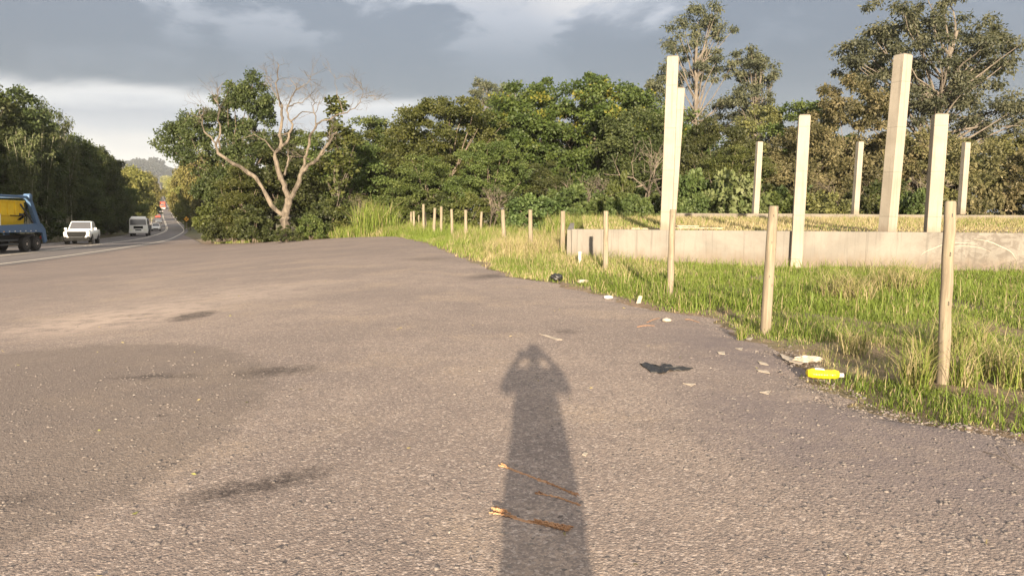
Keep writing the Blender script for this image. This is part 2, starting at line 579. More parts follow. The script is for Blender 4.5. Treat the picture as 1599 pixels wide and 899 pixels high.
def ground_material():
    m, k, b = newmat('earth_and_turf')
    tc = k.n('ShaderNodeTexCoord').outputs['Object']
    n1 = k.noise(tc, 0.6, 6, 0.6)[0]
    n2 = k.noise(tc, 5.0, 6, 0.7)[0]
    n3 = k.noise(tc, 0.03, 4)[0]
    c = k.mix(k.ss(n2, 0.35, 0.68), (0.115, 0.080, 0.045), (0.22, 0.15, 0.098))
    c = k.mix(k.m('MULTIPLY', k.ss(n1, 0.44, 0.66), 0.6), c, (0.10, 0.105, 0.035))
    sx = k.n('ShaderNodeSeparateXYZ'); k.put(sx.inputs[0], tc)
    c = k.mix(k.m('MULTIPLY', k.ss(sx.outputs[1], 70.0, 140.0), 0.8), c, k.mix(k.ss(n3, 0.4, 0.6), (0.06, 0.075, 0.025), (0.12, 0.11, 0.045)))
    k.put(b.inputs['Base Color'], c)
    b.inputs['Roughness'].default_value = 0.95
    k.put(b.inputs['Normal'], k.bump(n2, 0.9, 0.05))
    return m


def road_material():
    m, k, b = newmat('highway_asphalt')
    tc = k.n('ShaderNodeTexCoord').outputs['Object']
    n1 = k.noise(k.vm('MULTIPLY', tc, (1.0, 0.2, 1.0)), 0.8, 5, 0.6)[0]
    n2 = k.noise(tc, 30.0, 4, 0.7)[0]
    c = k.mix(k.ss(n1, 0.35, 0.65), (0.115, 0.100, 0.095), (0.165, 0.145, 0.135))
    c = k.mix(k.m('MULTIPLY', n2, 0.4), c, (0.08, 0.07, 0.068))
    k.put(b.inputs['Base Color'], c)
    b.inputs['Roughness'].default_value = 0.8
    k.put(b.inputs['Normal'], k.bump(n2, 0.5, 0.008))
    return m


def concrete_material(name, c1, c2, stainc=(0.20, 0.16, 0.12), mottle=None, joints=0.3):
    m, k, b = newmat(name)
    tc = k.n('ShaderNodeTexCoord').outputs['Object']
    n1 = k.noise(tc, 0.9, 6, 0.6, 0.5)[0]
    n2 = k.noise(k.vm('MULTIPLY', tc, (3.0, 3.0, 0.5)), 1.6, 6, 0.65)[0]
    n3 = k.noise(tc, 24.0, 5, 0.7)[0]
    c = k.mix(k.ss(n1, 0.35, 0.65), c1, c2)
    c = k.mix(k.m('MULTIPLY', k.ss(n2, 0.54, 0.72), 0.35), c, stainc)
    c = k.mix(k.m('MULTIPLY', k.ss(n3, 0.50, 0.75), 0.25), c, tuple(q * 0.5 for q in c1))
    sp = k.voro(tc, 7.0)
    c = k.mix(k.m('MULTIPLY', k.ss(sp['Distance'], 0.10, 0.06), 0.5), c, (0.12, 0.10, 0.08))
    sx = k.n('ShaderNodeSeparateXYZ'); k.put(sx.inputs[0], tc)
    # pour joints, rain streaks and a dirty foot
    zj = k.m('ABSOLUTE', k.m('SUBTRACT', k.m('FRACT', k.m('MULTIPLY', k.m('ADD', sx.outputs[2], k.m('MULTIPLY', n1, 0.03)), 0.78)), 0.5))
    jn = k.ss(zj, 0.018, 0.004)
    c = k.mix(k.m('MULTIPLY', jn, joints), c, tuple(q * 0.45 for q in c1))
    st = k.noise(k.vm('MULTIPLY', tc, (9.0, 9.0, 0.35)), 1.0, 5, 0.6)[0]
    c = k.mix(k.m('MULTIPLY', k.ss(st, 0.52, 0.68), 0.45), c, tuple(q * 0.55 for q in c1))
    ft = k.m('MULTIPLY', k.ss(k.m('ADD', sx.outputs[2], k.m('MULTIPLY', k.m('SUBTRACT', n2, 0.5), 0.7)), 0.55, 0.05), 0.55)
    c = k.mix(ft, c, (0.11, 0.075, 0.045))
    if mottle is not None:
        mt = k.m('MULTIPLY', k.ss(sx.outputs[0], mottle[0], mottle[1]), k.ss(k.noise(k.vm('MULTIPLY', tc, (1.0, 1.0, 1.6)), 3.2, 7, 0.72, 1.2)[0], 0.46, 0.58))
        c = k.mix(k.m('MULTIPLY', mt, 0.65), c, (0.085, 0.072, 0.060))
    h = k.m('ADD', k.m('ADD', n3, k.m('MULTIPLY', n1, 0.6)), k.m('MULTIPLY', jn, -2.0 * joints))
    k.put(b.inputs['Base Color'], c)
    b.inputs['Roughness'].default_value = 0.88
    k.put(b.inputs['Normal'], k.bump(h, 0.5, 0.01))
    return m


def post_material():
    m, k, b = newmat('weathered_post_wood')
    tc = k.n('ShaderNodeTexCoord').outputs['Object']
    n1 = k.noise(k.vm('MULTIPLY', tc, (14.0, 14.0, 0.9)), 1.6, 7, 0.65, 0.5)[0]
    n2 = k.noise(tc, 3.0, 4)[0]
    c = k.mix(k.ss(n1, 0.36, 0.66), (0.135, 0.112, 0.080), (0.245, 0.208, 0.150))
    c = k.mix(k.m('MULTIPLY', k.ss(n2, 0.5, 0.72), 0.4), c, (0.27, 0.24, 0.15))
    oi = k.n('ShaderNodeObjectInfo')
    c = k.mix(k.m('MULTIPLY', oi.outputs['Random'], 0.35), c, (0.15, 0.115, 0.08))
    vk = k.voro(k.vm('MULTIPLY', tc, (1.0, 1.0, 0.6)), 6.0)
    c = k.mix(k.m('MULTIPLY', k.ss(vk['Distance'], 0.13, 0.07), 0.6), c, (0.10, 0.07, 0.045))
    k.put(b.inputs['Base Color'], c)
    b.inputs['Roughness'].default_value = 0.9
    k.put(b.inputs['Normal'], k.bump(n1, 0.8, 0.006))
    return m


M = {}
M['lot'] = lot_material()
M['ground'] = ground_material()
M['road'] = road_material()
M['marking'] = paint('road_marking_paint', (0.62, 0.56, 0.46), 0.7, var=0.5)
M['wall'] = concrete_material('rendered_wall_concrete', (0.142, 0.131, 0.115), (0.182, 0.168, 0.147), (0.115, 0.10, 0.082), (9.6, 11.0), 0.0)
M['pillar'] = concrete_material('precast_pillar_concrete', (0.225, 0.200, 0.162), (0.275, 0.246, 0.202), (0.17, 0.145, 0.11))
M['beam'] = concrete_material('old_beam_concrete', (0.12, 0.105, 0.085), (0.155, 0.138, 0.113))
M['post'] = post_material()
M['hill'] = None
M['white'] = paint('white_vehicle_paint', (0.76, 0.76, 0.74), 0.3, var=0.1, coat=0.4)
M['cream'] = paint('off_white_truck_paint', (0.74, 0.73, 0.69), 0.35, var=0.12, coat=0.2)
M['black'] = paint('black_plastic_trim', (0.012, 0.012, 0.012), 0.85)
M['black'].node_tree.nodes['Principled BSDF'].inputs['Specular IOR Level'].default_value = 0.12
M['rubber'] = paint('tyre_rubber', (0.022, 0.021, 0.020), 0.85)
M['glass'] = glassy('dark_vehicle_glass')
M['windscreen'] = glassy('windscreen_glass', (0.07, 0.07, 0.075))
M['lamp'] = paint('headlight_glass', (0.75, 0.75, 0.62), 0.12, var=0.0, coat=0.6)
M['chrome'] = paint('bare_metal', (0.55, 0.54, 0.52), 0.25, 0.9)
M['rim'] = paint('wheel_rim', (0.50, 0.43, 0.37), 0.5, 0.3, var=0.3)
M['blue'] = paint('faded_blue_truck_paint', (0.072, 0.135, 0.245), 0.45, var=0.35)
M['yellow'] = paint('yellow_skip_paint', (0.74, 0.50, 0.025), 0.5, var=0.3)
M['red'] = paint('red_vehicle_paint', (0.55, 0.06, 0.03), 0.4)
M['darkcar'] = paint('dark_car_paint', (0.09, 0.10, 0.115), 0.3, coat=0.5)
M['steel'] = paint('dark_chassis_steel', (0.055, 0.058, 0.062), 0.6, 0.2)
M['sign_yellow'] = paint('warning_sign_yellow', (0.75, 0.36, 0.01), 0.5, var=0.05)
M['sign_white'] = paint('sign_white', (0.72, 0.70, 0.66), 0.5, var=0.05)
M['timber'] = paint('weathered_formwork_board', (0.34, 0.27, 0.19), 0.85, var=0.5)
M['paper'] = paint('dirty_paper', (0.36, 0.31, 0.25), 0.85, var=0.45)
M['pvc'] = paint('white_pvc_pipe', (0.42, 0.40, 0.34), 0.5, var=0.3)
M['bag'] = paint('black_bin_bag', (0.012, 0.012, 0.013), 0.5)
M['yellow_plastic'] = paint('yellow_plastic', (0.66, 0.50, 0.008), 0.35, var=0.12)
M['clear_plastic'] = paint('cloudy_plastic', (0.45, 0.42, 0.38), 0.3)
M['bark_strip'] = barkmat('dry_bark_strip', (0.27, 0.135, 0.065), (0.42, 0.245, 0.135), 20.0)
M['skin'] = paint('skin', (0.42, 0.25, 0.17), 0.6)
M['shirt'] = paint('shirt_cloth', (0.12, 0.14, 0.17), 0.9)
M['trousers'] = paint('trouser_cloth', (0.05, 0.055, 0.07), 0.9)
M['hair'] = paint('dark_hair', (0.02, 0.015, 0.01), 0.7)
M['bark'] = barkmat('grey_brown_bark', (0.075, 0.058, 0.043), (0.17, 0.135, 0.10))
M['pale_bark'] = barkmat('pale_eucalypt_bark', (0.085, 0.070, 0.055), (0.155, 0.132, 0.105))
M['dead_bark'] = barkmat('bare_dead_wood', (0.045, 0.036, 0.027), (0.150, 0.124, 0.094), 5.0)
M['culm'] = barkmat('bamboo_culm', (0.22, 0.21, 0.14), (0.42, 0.39, 0.28))

# ------------------------------------------------------------------ the setting: terrain, lot, highway, hills
def grid_mesh(xs, ys, zf, mat, name):
    X, Y = np.meshgrid(xs, ys)
    Z = zf(X, Y)
    V = np.stack([X, Y, Z], -1).reshape(-1, 3)
    nx, ny = len(xs), len(ys)
    i = (np.arange(ny - 1)[:, None] * nx + np.arange(nx - 1)[None, :]).ravel()
    F = np.stack([i, i + 1, i + nx + 1, i + nx], -1)
    return mesh_np(name, V, F, mat, smooth_=True)


def ground_z(X, Y):
    Z = G(X, Y)
    inlot = (X < XR(Y) - 0.25) & (Y > -80) & (Y < 124) & (X > ROADX(Y, 3))
    onroad = np.abs(X - ROADX(Y, 1.8)) < 9
    Z = Z - 0.07 * (inlot | onroad) - 0.35 * smooth((Y - 150) / 100)
    turf = (~inlot) & (~onroad) & (Y < 60)
    Z = Z + turf * (0.035 * np.sin(X * 1.7 + 0.6 * np.sin(Y * 1.1)) * np.sin(Y * 1.3) + 0.02 * np.sin(X * 4.1 + Y * 3.3) - 0.03)
    return Z


gx = np.concatenate([np.linspace(-3800, -220, 10), np.arange(-200, -40, 4.0), np.arange(-40, -8, 1.2), np.arange(-8, 16, 0.4), np.arange(16, 60, 2.0), np.linspace(62, 500, 18), np.linspace(560, 1100, 5)])
gy = np.concatenate([np.linspace(-400, -15, 16), np.arange(-12, 28, 0.4), np.arange(28, 70, 0.9), np.arange(70, 300, 4.0), np.arange(300, 1800, 25.0), np.linspace(1850, 3750, 10)])
link('ground', grid_mesh(gx, gy, ground_z, M['ground'], 'ground'), kind='structure')

# lot: a strip between the highway's edge and the grass
ly = np.concatenate([np.arange(-80, 2, 2.0), np.arange(2, 30, 0.09), np.arange(30, 64, 0.2), np.arange(64, 125.1, 1.0)])
tt = np.linspace(0, 1, 56) ** 0.8
xl_ = ROADX(ly, 5.6)
X = xl_[:, None] + (XR(ly) - xl_)[:, None] * tt[None, :]
Y = np.repeat(ly[:, None], len(tt), 1)
Z = G(X, Y) + 0.012
Z[:, -1] -= 0.05
V = np.stack([X, Y, Z], -1).reshape(-1, 3)
nx = len(tt)
i = (np.arange(len(ly) - 1)[:, None] * nx + np.arange(nx - 1)[None, :]).ravel()
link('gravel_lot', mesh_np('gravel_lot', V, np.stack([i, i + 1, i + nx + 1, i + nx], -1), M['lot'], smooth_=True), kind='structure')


def ribbon(name, offs0, offs1, lift, mat, parent=None, kind='structure', y0=-380, y1=1330):
    ry = np.concatenate([np.arange(y0, 60, 3.0), np.arange(60, 320, 2.0), np.arange(320, y1, 10.0)])
    cols = np.linspace(offs0, offs1, 5)
    V = np.stack([np.stack([ROADX(ry, o), ry, ZR(ry) + lift], -1) for o in cols], 1).reshape(-1, 3)
    n = len(cols)
    i = (np.arange(len(ry) - 1)[:, None] * n + np.arange(n - 1)[None, :]).ravel()
    return link(name, mesh_np(name, V, np.stack([i, i + 1, i + n + 1, i + n], -1), mat, smooth_=True), parent, kind)


road = ribbon('highway', -3.0, 6.2, 0.024, M['road'])
ribbon('edge_line', -1.95, -1.80, 0.030, M['marking'], road)
ribbon('centre_line', 1.66, 1.80, 0.030, M['marking'], road)
ribbon('centre_line', 1.92, 2.06, 0.030, M['marking'], road)
ribbon('edge_line', 5.30, 5.46, 0.030, M['marking'], road)

# side track leaving the highway on the left, and the dirt strip beside it
def track(name, d, w, x_off0, x_off1, mat):
    V, F = [], []
    n = 14
    for q in range(n):
        o = x_off0 + (x_off1 - x_off0) * q / (n - 1)
        for dy in (-w / 2, w / 2):
            x = float(ROADX(d + dy, o)); V.append((x, d + dy, float(ZR(d + dy)) + 0.012))
    for q in range(n - 1):
        F.append((2*q, 2*q + 2, 2*q + 3, 2*q + 1))
    return link(name, mesh_np(name, V, F, mat), kind='structure')
m, k, b = newmat('pale_dirt')
tc = k.n('ShaderNodeTexCoord').outputs['Object']
k.put(b.inputs['Base Color'], k.mix(k.noise(tc, 1.5, 5)[0], (0.21, 0.145, 0.10), (0.36, 0.27, 0.195)))
b.inputs['Roughness'].default_value = 0.95
M['dirt'] = m
track('dirt_track', 255, 10.0, -22, -2.9, M['dirt'])
track('dirt_shoulder', 285, 50.0, 6.1, 9.5, M['dirt'])

# wooded hill that closes the valley
def hill_z(X, Y):
    px = X / Y
    crest = 128 + 16 * np.sin((px + 0.60) * 22) + 7 * np.sin(px * 75 + 1) + 3.0 * np.sin(px * 210)
    t = smooth((Y - 1500) / 1100.0)
    back = 1 - 0.4 * smooth((Y - 2700) / 900)
    edge = smooth((px + 1.25) / 0.45) * (1 - 0.75 * smooth((px + 0.40) / 0.35))
    return 20 + (crest - 20) * t * back * edge + 2.5 * np.sin(X * 0.05) * np.sin(Y * 0.043) - 14 * (1 - edge)
m, k, b = newmat('wooded_hillside')
tc = k.n('ShaderNodeTexCoord').outputs['Object']
v = k.voro(tc, 0.11)
k.put(b.inputs['Base Color'], k.mix(k.noise(tc, 0.06, 5)[0], (0.012, 0.017, 0.011), (0.026, 0.032, 0.016)))
b.inputs['Roughness'].default_value = 1.0
k.put(b.inputs['Normal'], k.bump(v['Distance'], 1.0, 6.0))
M['hill'] = m
link('hills', grid_mesh(np.linspace(-3600, 900, 150), np.linspace(1500, 3400, 60), hill_z, M['hill'], 'hills'), kind='structure')


# ------------------------------------------------------------------ leaves, crowns, trees
def unit(v):
    return v / np.maximum(np.linalg.norm(v, axis=-1, keepdims=True), 1e-9)


def leaf_quads(P, A, L, W, r, tint):
    """a bent diamond for each leaf: P base points, A axes, L lengths, W widths"""
    n = len(P)
    A = unit(A)
    rv = unit(r.normal(size=(n, 3)))
    S = unit(np.cross(A, rv))
    N = np.cross(S, A)
    L = L[:, None]; W = W[:, None]
    mid = P + A * L * 0.5 + N * L * 0.08
    tip = P + A * L - N * L * 0.10
    V = np.stack([P, mid + S * W, tip, mid - S * W], 1).reshape(-1, 3)
    F = np.arange(4 * n).reshape(n, 4)
    return V, F, np.repeat(tint, 4)


def clump_leaves(r, centers, rad, per, leaf, flat=0.7, droop=0.2, asp=0.36, shell=0.55, ctint=None, tipness=0.0):
    nc = len(centers)
    rad = np.asarray(rad)
    idx = np.repeat(np.arange(nc), per)
    n = len(idx)
    d = unit(r.normal(size=(n, 3)))
    rr = (shell + (1 - shell) * r.random(n)) ** 1.0 * rad[idx] * (0.55 + 0.6 * r.random(n))
    off = d * rr[:, None]
    off[:, 2] *= flat
    P = centers[idx] + off
    A = d * 0.8 + unit(r.normal(size=(n, 3))) * 0.9
    A[:, 2] -= droop * 2
    L = leaf * (0.6 + 0.8 * r.random(n))
    if ctint is None: ctint = r.random(nc)
    # each leaf: its clump's shade plus its own
    t = np.clip(ctint[idx] * 0.55 + r.random(n) * 0.45, 0, 1)
    return leaf_quads(P, A, L, L * asp, r, t)


def env_points(r, lobes, n, hollow=0.55, low=0.35):
    """clump centres in the outer part of a set of ellipsoids (x, y, z, rx, ry, rz)"""
    lo = np.array(lobes, float)
    vol = (lo[:, 3] * lo[:, 4] * lo[:, 5]) ** (2 / 3)
    out = []
    while len(out) < n:
        j = r.choice(len(lo), p=vol / vol.sum())
        d = unit(r.normal(size=3))
        if d[2] < -0.2 and r.random() > low: continue
        q = hollow + (1 - hollow) * r.random() ** 0.7
        p = lo[j, :3] + d * lo[j, 3:] * q * (0.88 + 0.2 * r.random())
        inside = (((p - lo[:, :3]) / lo[:, 3:]) ** 2).sum(1)
        inside[j] = 9
        if inside.min() < 0.45: continue
        out.append(p)
    return np.array(out)


def limb(mb, a, b, r0, r1, r, sag=0.15, seg=5, k=5):
    a = np.array(a, float); b = np.array(b, float)
    L = np.linalg.norm(b - a)
    c = (a + b) / 2 + np.array([0, 0, -sag * L]) + r.normal(size=3) * 0.06 * L
    P = []
    for q in range(k):
        t = q / (k - 1)
        P.append((1-t)**2 * a + 2*t*(1-t) * c + t*t * b + (r.normal(size=3) * 0.015 * L if 0 < q < k - 1 else 0))
    mb.tube(P, [r0 + (r1 - r0) * (q / (k - 1)) for q in range(k)], seg, cap=False)


KIND = {}


def tree_kind(key, seed, H, lobes, nclump, crad, per, leaf, mat, bark='bark', tr=0.22, tz=None, nl=16, flat=0.7, droop=0.2, asp=0.36,
              hollow=0.5, low=0.35, shell=0.5, stems=1, fork=0.45, tintf=None):
    """meshes of one kind of tree (trunk with limbs, crown), foot at the origin"""
    r = np.random.default_rng(seed)
    cen = env_points(r, lobes, nclump, hollow, low)
    rad = crad * (0.6 + 0.75 * r.random(nclump))
    ct = r.random(nclump)
    if tintf is not None: ct = tintf(cen, ct, r)
    V, F, T = clump_leaves(r, cen, rad * 1.12, int(per * 1.1), leaf * 0.92, flat, droop, asp, shell * 0.7, ct)
    crown = mesh_np('crown', V, F, M[mat], T)
    mb = MB()
    cx = np.mean([l[0] for l in lobes]); cy = np.mean([l[1] for l in lobes])
    tz = tz or H * 0.6
    for s in range(stems):
        a = r.normal(size=2) * (0.35 if stems > 1 else 0.0)
        lean = r.normal(size=2) * (0.10 if stems > 1 else 0.03) * tz
        P = []
        for q in range(8):
            t = q / 7
            P.append((a[0] + lean[0] * t + cx * t * t * 0.7 + 0.05 * math.sin(q * 1.7 + s), a[1] + lean[1] * t + cy * t * t * 0.7 + 0.05 * math.cos(q * 2.1), -0.4 + t * (tz + 0.4)))
        w = tr / math.sqrt(stems)
        mb.tube(P, [w * (1.35 if q == 0 else 1.0) * (1 - 0.72 * q / 7) for q in range(8)], 8, cap=False)
        top = np.array(P)
        order = r.permutation(nclump)[:nl]
        for j in order:
            tz0 = np.clip(cen[j, 2] * fork + r.normal() * 0.05 * H, 0.18 * H, tz * 0.97)
            qi = np.interp(tz0, top[:, 2], np.arange(8))
            st = np.array([np.interp(qi, np.arange(8), top[:, c]) for c in range(3)])
            limb(mb, st, cen[j], w * (0.36 - 0.24 * tz0 / H), w * 0.05, r, 0.10)
    trunk = mb.mesh('trunk', M[bark], True)
    KIND[key] = (trunk, crown, H)


def plant_tree(key, name, label, cat, x, y, height, ws=1.0, rot=0.0, group=None, z=None):
    trunk, crown, H = KIND[key]
    s = height / H
    o = thing(name, label, cat, (x, y, float(G(x, y)) - 0.02 if z is None else z), rot, group)
    o.scale = (s * ws, s * ws, s)
    if trunk is not None: link('trunk', trunk, o)
    link('crown', crown, o)
    return o


def tree_px(key, name, label, cat, px, d, top, ws=1.0, rot=0.0, group=None):
    """a tree of height 'top' (pixel row) that stands at depth d in the line of pixel column px"""
    p = at(px, 329, d)
    x, y = p[0], p[1]
    z0 = float(G(x, y))
    h = at(px, top, d)[2] - z0
    return plant_tree(key, name, label, cat, x, y, h, ws, rot, group)


# foliage colours (reflectance)
LM = lambda n, *c, **k: M.__setitem__(n, leafmat('leaves_' + n, list(c), **k))
LM('dense', (0.0, (0.026, 0.036, 0.013)), (0.5, (0.048, 0.061, 0.021)), (1.0, (0.086, 0.098, 0.034)))
LM('hillwood', (0.0, (0.008, 0.012, 0.010)), (1.0, (0.016, 0.021, 0.016)), trans=0.1)
LM('mid', (0.0, (0.036, 0.050, 0.013)), (0.5, (0.064, 0.082, 0.022)), (1.0, (0.110, 0.125, 0.036)))
LM('flower', (0.0, (0.028, 0.046, 0.012)), (0.55, (0.050, 0.074, 0.018)), (0.82, (0.080, 0.105, 0.024)), (0.92, (0.115, 0.118, 0.022)), (1.0, (0.165, 0.150, 0.024)))
LM('euc', (0.0, (0.046, 0.056, 0.036)), (0.5, (0.082, 0.094, 0.056)), (1.0, (0.145, 0.150, 0.085)))
LM('brown', (0.0, (0.045, 0.044, 0.022)), (0.45, (0.102, 0.095, 0.044)), (0.8, (0.160, 0.140, 0.068)), (1.0, (0.25, 0.21, 0.12)), objvar=0.16)
LM('olive', (0.0, (0.050, 0.052, 0.022)), (0.5, (0.095, 0.092, 0.034)), (1.0, (0.16, 0.145, 0.055)))
LM('bamboo', (0.0, (0.036, 0.048, 0.020)), (0.5, (0.064, 0.078, 0.030)), (1.0, (0.12, 0.125, 0.048)))
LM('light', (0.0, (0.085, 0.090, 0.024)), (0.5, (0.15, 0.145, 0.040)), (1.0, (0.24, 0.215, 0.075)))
LM('bright', (0.0, (0.034, 0.052, 0.016)), (0.5, (0.060, 0.088, 0.027)), (1.0, (0.108, 0.138, 0.046)), objvar=0.12)
LM('pale', (0.0, (0.050, 0.072, 0.024)), (0.5, (0.105, 0.130, 0.048)), (1.0, (0.20, 0.22, 0.11)))
LM('grassmix', (0.0, (0.070, 0.105, 0.014)), (0.40, (0.150, 0.205, 0.036)), (0.62, (0.220, 0.255, 0.060)), (0.80, (0.285, 0.240, 0.120)), (1.0, (0.37, 0.305, 0.185)), trans=0.35, objvar=0.0)

ell = lambda *a: a
# broad dark canopy tree (also used for the far-side wood)
tree_kind('dense_a', 11, 12, [ell(0, 0, 8.2, 4.0, 4.0, 3.7), ell(-2.5, 0.8, 5.8, 2.9, 2.8, 2.7), ell(2.6, -0.6, 5.6, 2.9, 2.7, 2.6), ell(0.2, -2.2, 3.6, 3.2, 2.4, 2.5)], 160, 0.80, 165, 0.24, 'dense', low=0.5)
tree_kind('dense_b', 12, 12, [ell(0.6, 0, 8.8, 3.2, 3.3, 3.2), ell(-1.8, 0.2, 6.6, 2.8, 2.8, 2.7), ell(2.6, 0.4, 5.6, 2.5, 2.5, 2.4), ell(-0.4, -1.6, 3.4, 3.1, 2.2, 2.4)], 150, 0.76, 165, 0.23, 'dense', low=0.5)
tree_kind('mid_a', 13, 11, [ell(0, 0, 7.6, 4.1, 3.9, 3.3), ell(-3.0, -0.6, 5.0, 2.8, 2.6, 2.2), ell(3.0, -0.4, 4.9, 2.9, 2.7, 2.2), ell(0.4, -2.4, 3.9, 3.3, 2.2, 2.3)], 170, 0.70, 175, 0.195, 'mid', low=0.45, flat=0.6)
tree_kind('mid_b', 14, 10, [ell(0.4, 0, 7.0, 3.2, 3.2, 3.0), ell(-2.2, -0.6, 5.2, 2.5, 2.4, 2.1), ell(2.4, -1.0, 4.3, 2.6, 2.4, 2.1), ell(-0.6, -1.8, 2.8, 2.8, 2.0, 2.0)], 140, 0.70, 170, 0.185, 'mid', low=0.45, flat=0.55)
tree_kind('mid_c', 15, 11, [ell(0, 0, 8.0, 2.4, 2.4, 3.0), ell(-1.0, -0.4, 5.2, 2.3, 2.2, 2.5), ell(1.3, 0.2, 4.4, 2.2, 2.2, 2.4), ell(0, -0.9, 2.6, 2.3, 1.8, 2.0)], 130, 0.62, 165, 0.185, 'mid', low=0.45)


def flower_tint(cen, ct, r):
    top = cen[:, 2] > np.percentile(cen[:, 2], 45)
    f = top & (r.random(len(cen)) < 0.13)
    return np.where(f, 1.2, ct * 0.80)
tree_kind('flower', 16, 12, [ell(0, 0, 8.2, 5.0, 4.4, 3.7), ell(-4.6, 0, 6.4, 3.4, 3.2, 3.1), ell(4.8, 0, 6.6, 3.4, 3.2, 3.2), ell(0.5, -2.6, 4.6, 4.8, 2.6, 2.8), ell(3.6, -1.2, 3.4, 3.2, 2.4, 2.3)],
          250, 0.80, 160, 0.24, 'flower', low=0.5, flat=0.5, tintf=flower_tint)
# eucalypts: open, layered, leaves in hanging tufts at the branch ends
tree_kind('euc_a', 21, 24, [ell(0, 0, 18.5, 4.4, 4.0, 4.6), ell(-3.4, 0, 14.6, 3.2, 3.0, 2.6), ell(3.0, 0.5, 13.4, 3.2, 3.0, 2.6), ell(0.6, 0, 22.0, 2.2, 2.2, 2.2), ell(0, 0, 10.0, 2.8, 2.6, 2.4)],
          135, 0.74, 120, 0.33, 'euc', 'pale_bark', tr=0.36, tz=20, nl=60, flat=0.75, droop=0.5, asp=0.2, hollow=0.3, low=0.8, shell=0.2, fork=0.72)
tree_kind('euc_b', 22, 22, [ell(0.3, 0, 18.0, 3.0, 3.0, 3.4), ell(-2.4, 0, 14.0, 2.3, 2.4, 2.2), ell(2.7, 0, 13.2, 2.5, 2.4, 2.2), ell(-0.3, 0, 9.4, 2.3, 2.2, 2.3)],
          108, 0.66, 115, 0.32, 'euc', 'pale_bark', tr=0.32, tz=18, nl=50, flat=0.75, droop=0.5, asp=0.2, hollow=0.3, low=0.8, shell=0.2, fork=0.72)
tree_kind('euc_big', 23, 26, [ell(-0.6, 0, 19.5, 6.0, 5.4, 5.4), ell(-5.2, 0, 17.2, 3.6, 3.4, 3.6), ell(5.2, 0, 18.0, 3.8, 3.6, 4.2), ell(6.6, -0.5, 11.4, 3.4, 3.0, 2.6), ell(-3.4, -0.5, 12.2, 3.4, 3.0, 2.6), ell(1.0, -1, 13.2, 4.2, 3.4, 3.2), ell(10.0, 0, 12.6, 2.2, 2.2, 1.8)],
          310, 0.88, 120, 0.35, 'euc', 'pale_bark', tr=0.52, tz=20, nl=90, flat=0.75, droop=0.45, asp=0.22, hollow=0.25, low=0.8, shell=0.25, fork=0.68)
# dry, brown-leaved trees
tree_kind('brown_a', 31, 12, [ell(0, 0, 8.6, 3.4, 3.2, 3.4), ell(-2.8, 0, 5.6, 3.0, 2.8, 2.6), ell(2.8, 0, 5.4, 3.0, 2.8, 2.5), ell(0, -1.8, 3.4, 3.4, 2.2, 2.4)], 180, 0.60, 150, 0.27, 'brown', low=0.5, asp=0.24, droop=0.1, shell=0.3)
tree_kind('brown_b', 32, 10, [ell(0, 0, 6.8, 3.3, 3.0, 2.8), ell(-2.6, -0.5, 4.4, 2.6, 2.4, 2.2), ell(2.4, -0.6, 4.2, 2.8, 2.4, 2.2), ell(0, -1.4, 2.6, 2.8, 2.0, 1.9)], 150, 0.58, 150, 0.25, 'brown', low=0.5, asp=0.24, droop=0.1, shell=0.3)
tree_kind('olive_a', 33, 12, [ell(0, 0, 8.8, 2.8, 2.6, 3.0), ell(-1.6, 0, 6.0, 2.4, 2.2, 2.4), ell(1.8, 0, 5.2, 2.4, 2.2, 2.3), ell(0, -1, 3.0, 2.5, 1.8, 2.2)], 120, 0.62, 110, 0.28, 'olive', low=0.5, asp=0.28, shell=0.3)
# sunlit, hanging trees along the far highway
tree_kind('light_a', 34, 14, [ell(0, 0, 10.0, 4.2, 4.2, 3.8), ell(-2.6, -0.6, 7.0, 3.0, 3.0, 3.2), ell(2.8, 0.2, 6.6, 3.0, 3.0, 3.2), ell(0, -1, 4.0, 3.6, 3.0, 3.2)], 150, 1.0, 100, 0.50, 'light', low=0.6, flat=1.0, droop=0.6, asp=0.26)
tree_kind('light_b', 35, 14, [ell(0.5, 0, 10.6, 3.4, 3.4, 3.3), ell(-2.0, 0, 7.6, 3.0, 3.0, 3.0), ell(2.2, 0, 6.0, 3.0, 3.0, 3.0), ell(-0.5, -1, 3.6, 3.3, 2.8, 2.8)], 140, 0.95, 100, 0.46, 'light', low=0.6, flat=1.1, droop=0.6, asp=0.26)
# the broad tree behind the dead one, its crown stretching out to the left
tree_kind('spreading', 36, 14, [ell(1.0, 0, 11.0, 2.9, 2.8, 2.9), ell(-3.4, 0, 9.2, 2.0, 2.2, 1.9), ell(-5.3, 0, 8.3, 1.3, 1.6, 1.3), ell(-1.6, -0.5, 7.2, 3.0, 2.8, 2.6), ell(2.2, -0.3, 7.2, 2.6, 2.6, 2.7), ell(0.4, -1.2, 4.4, 3.4, 2.4, 2.8), ell(-1.4, 0, 9.2, 2.2, 2.2, 1.9)],
          280, 0.62, 165, 0.20, 'dense', low=0.5, nl=26, tr=0.3)


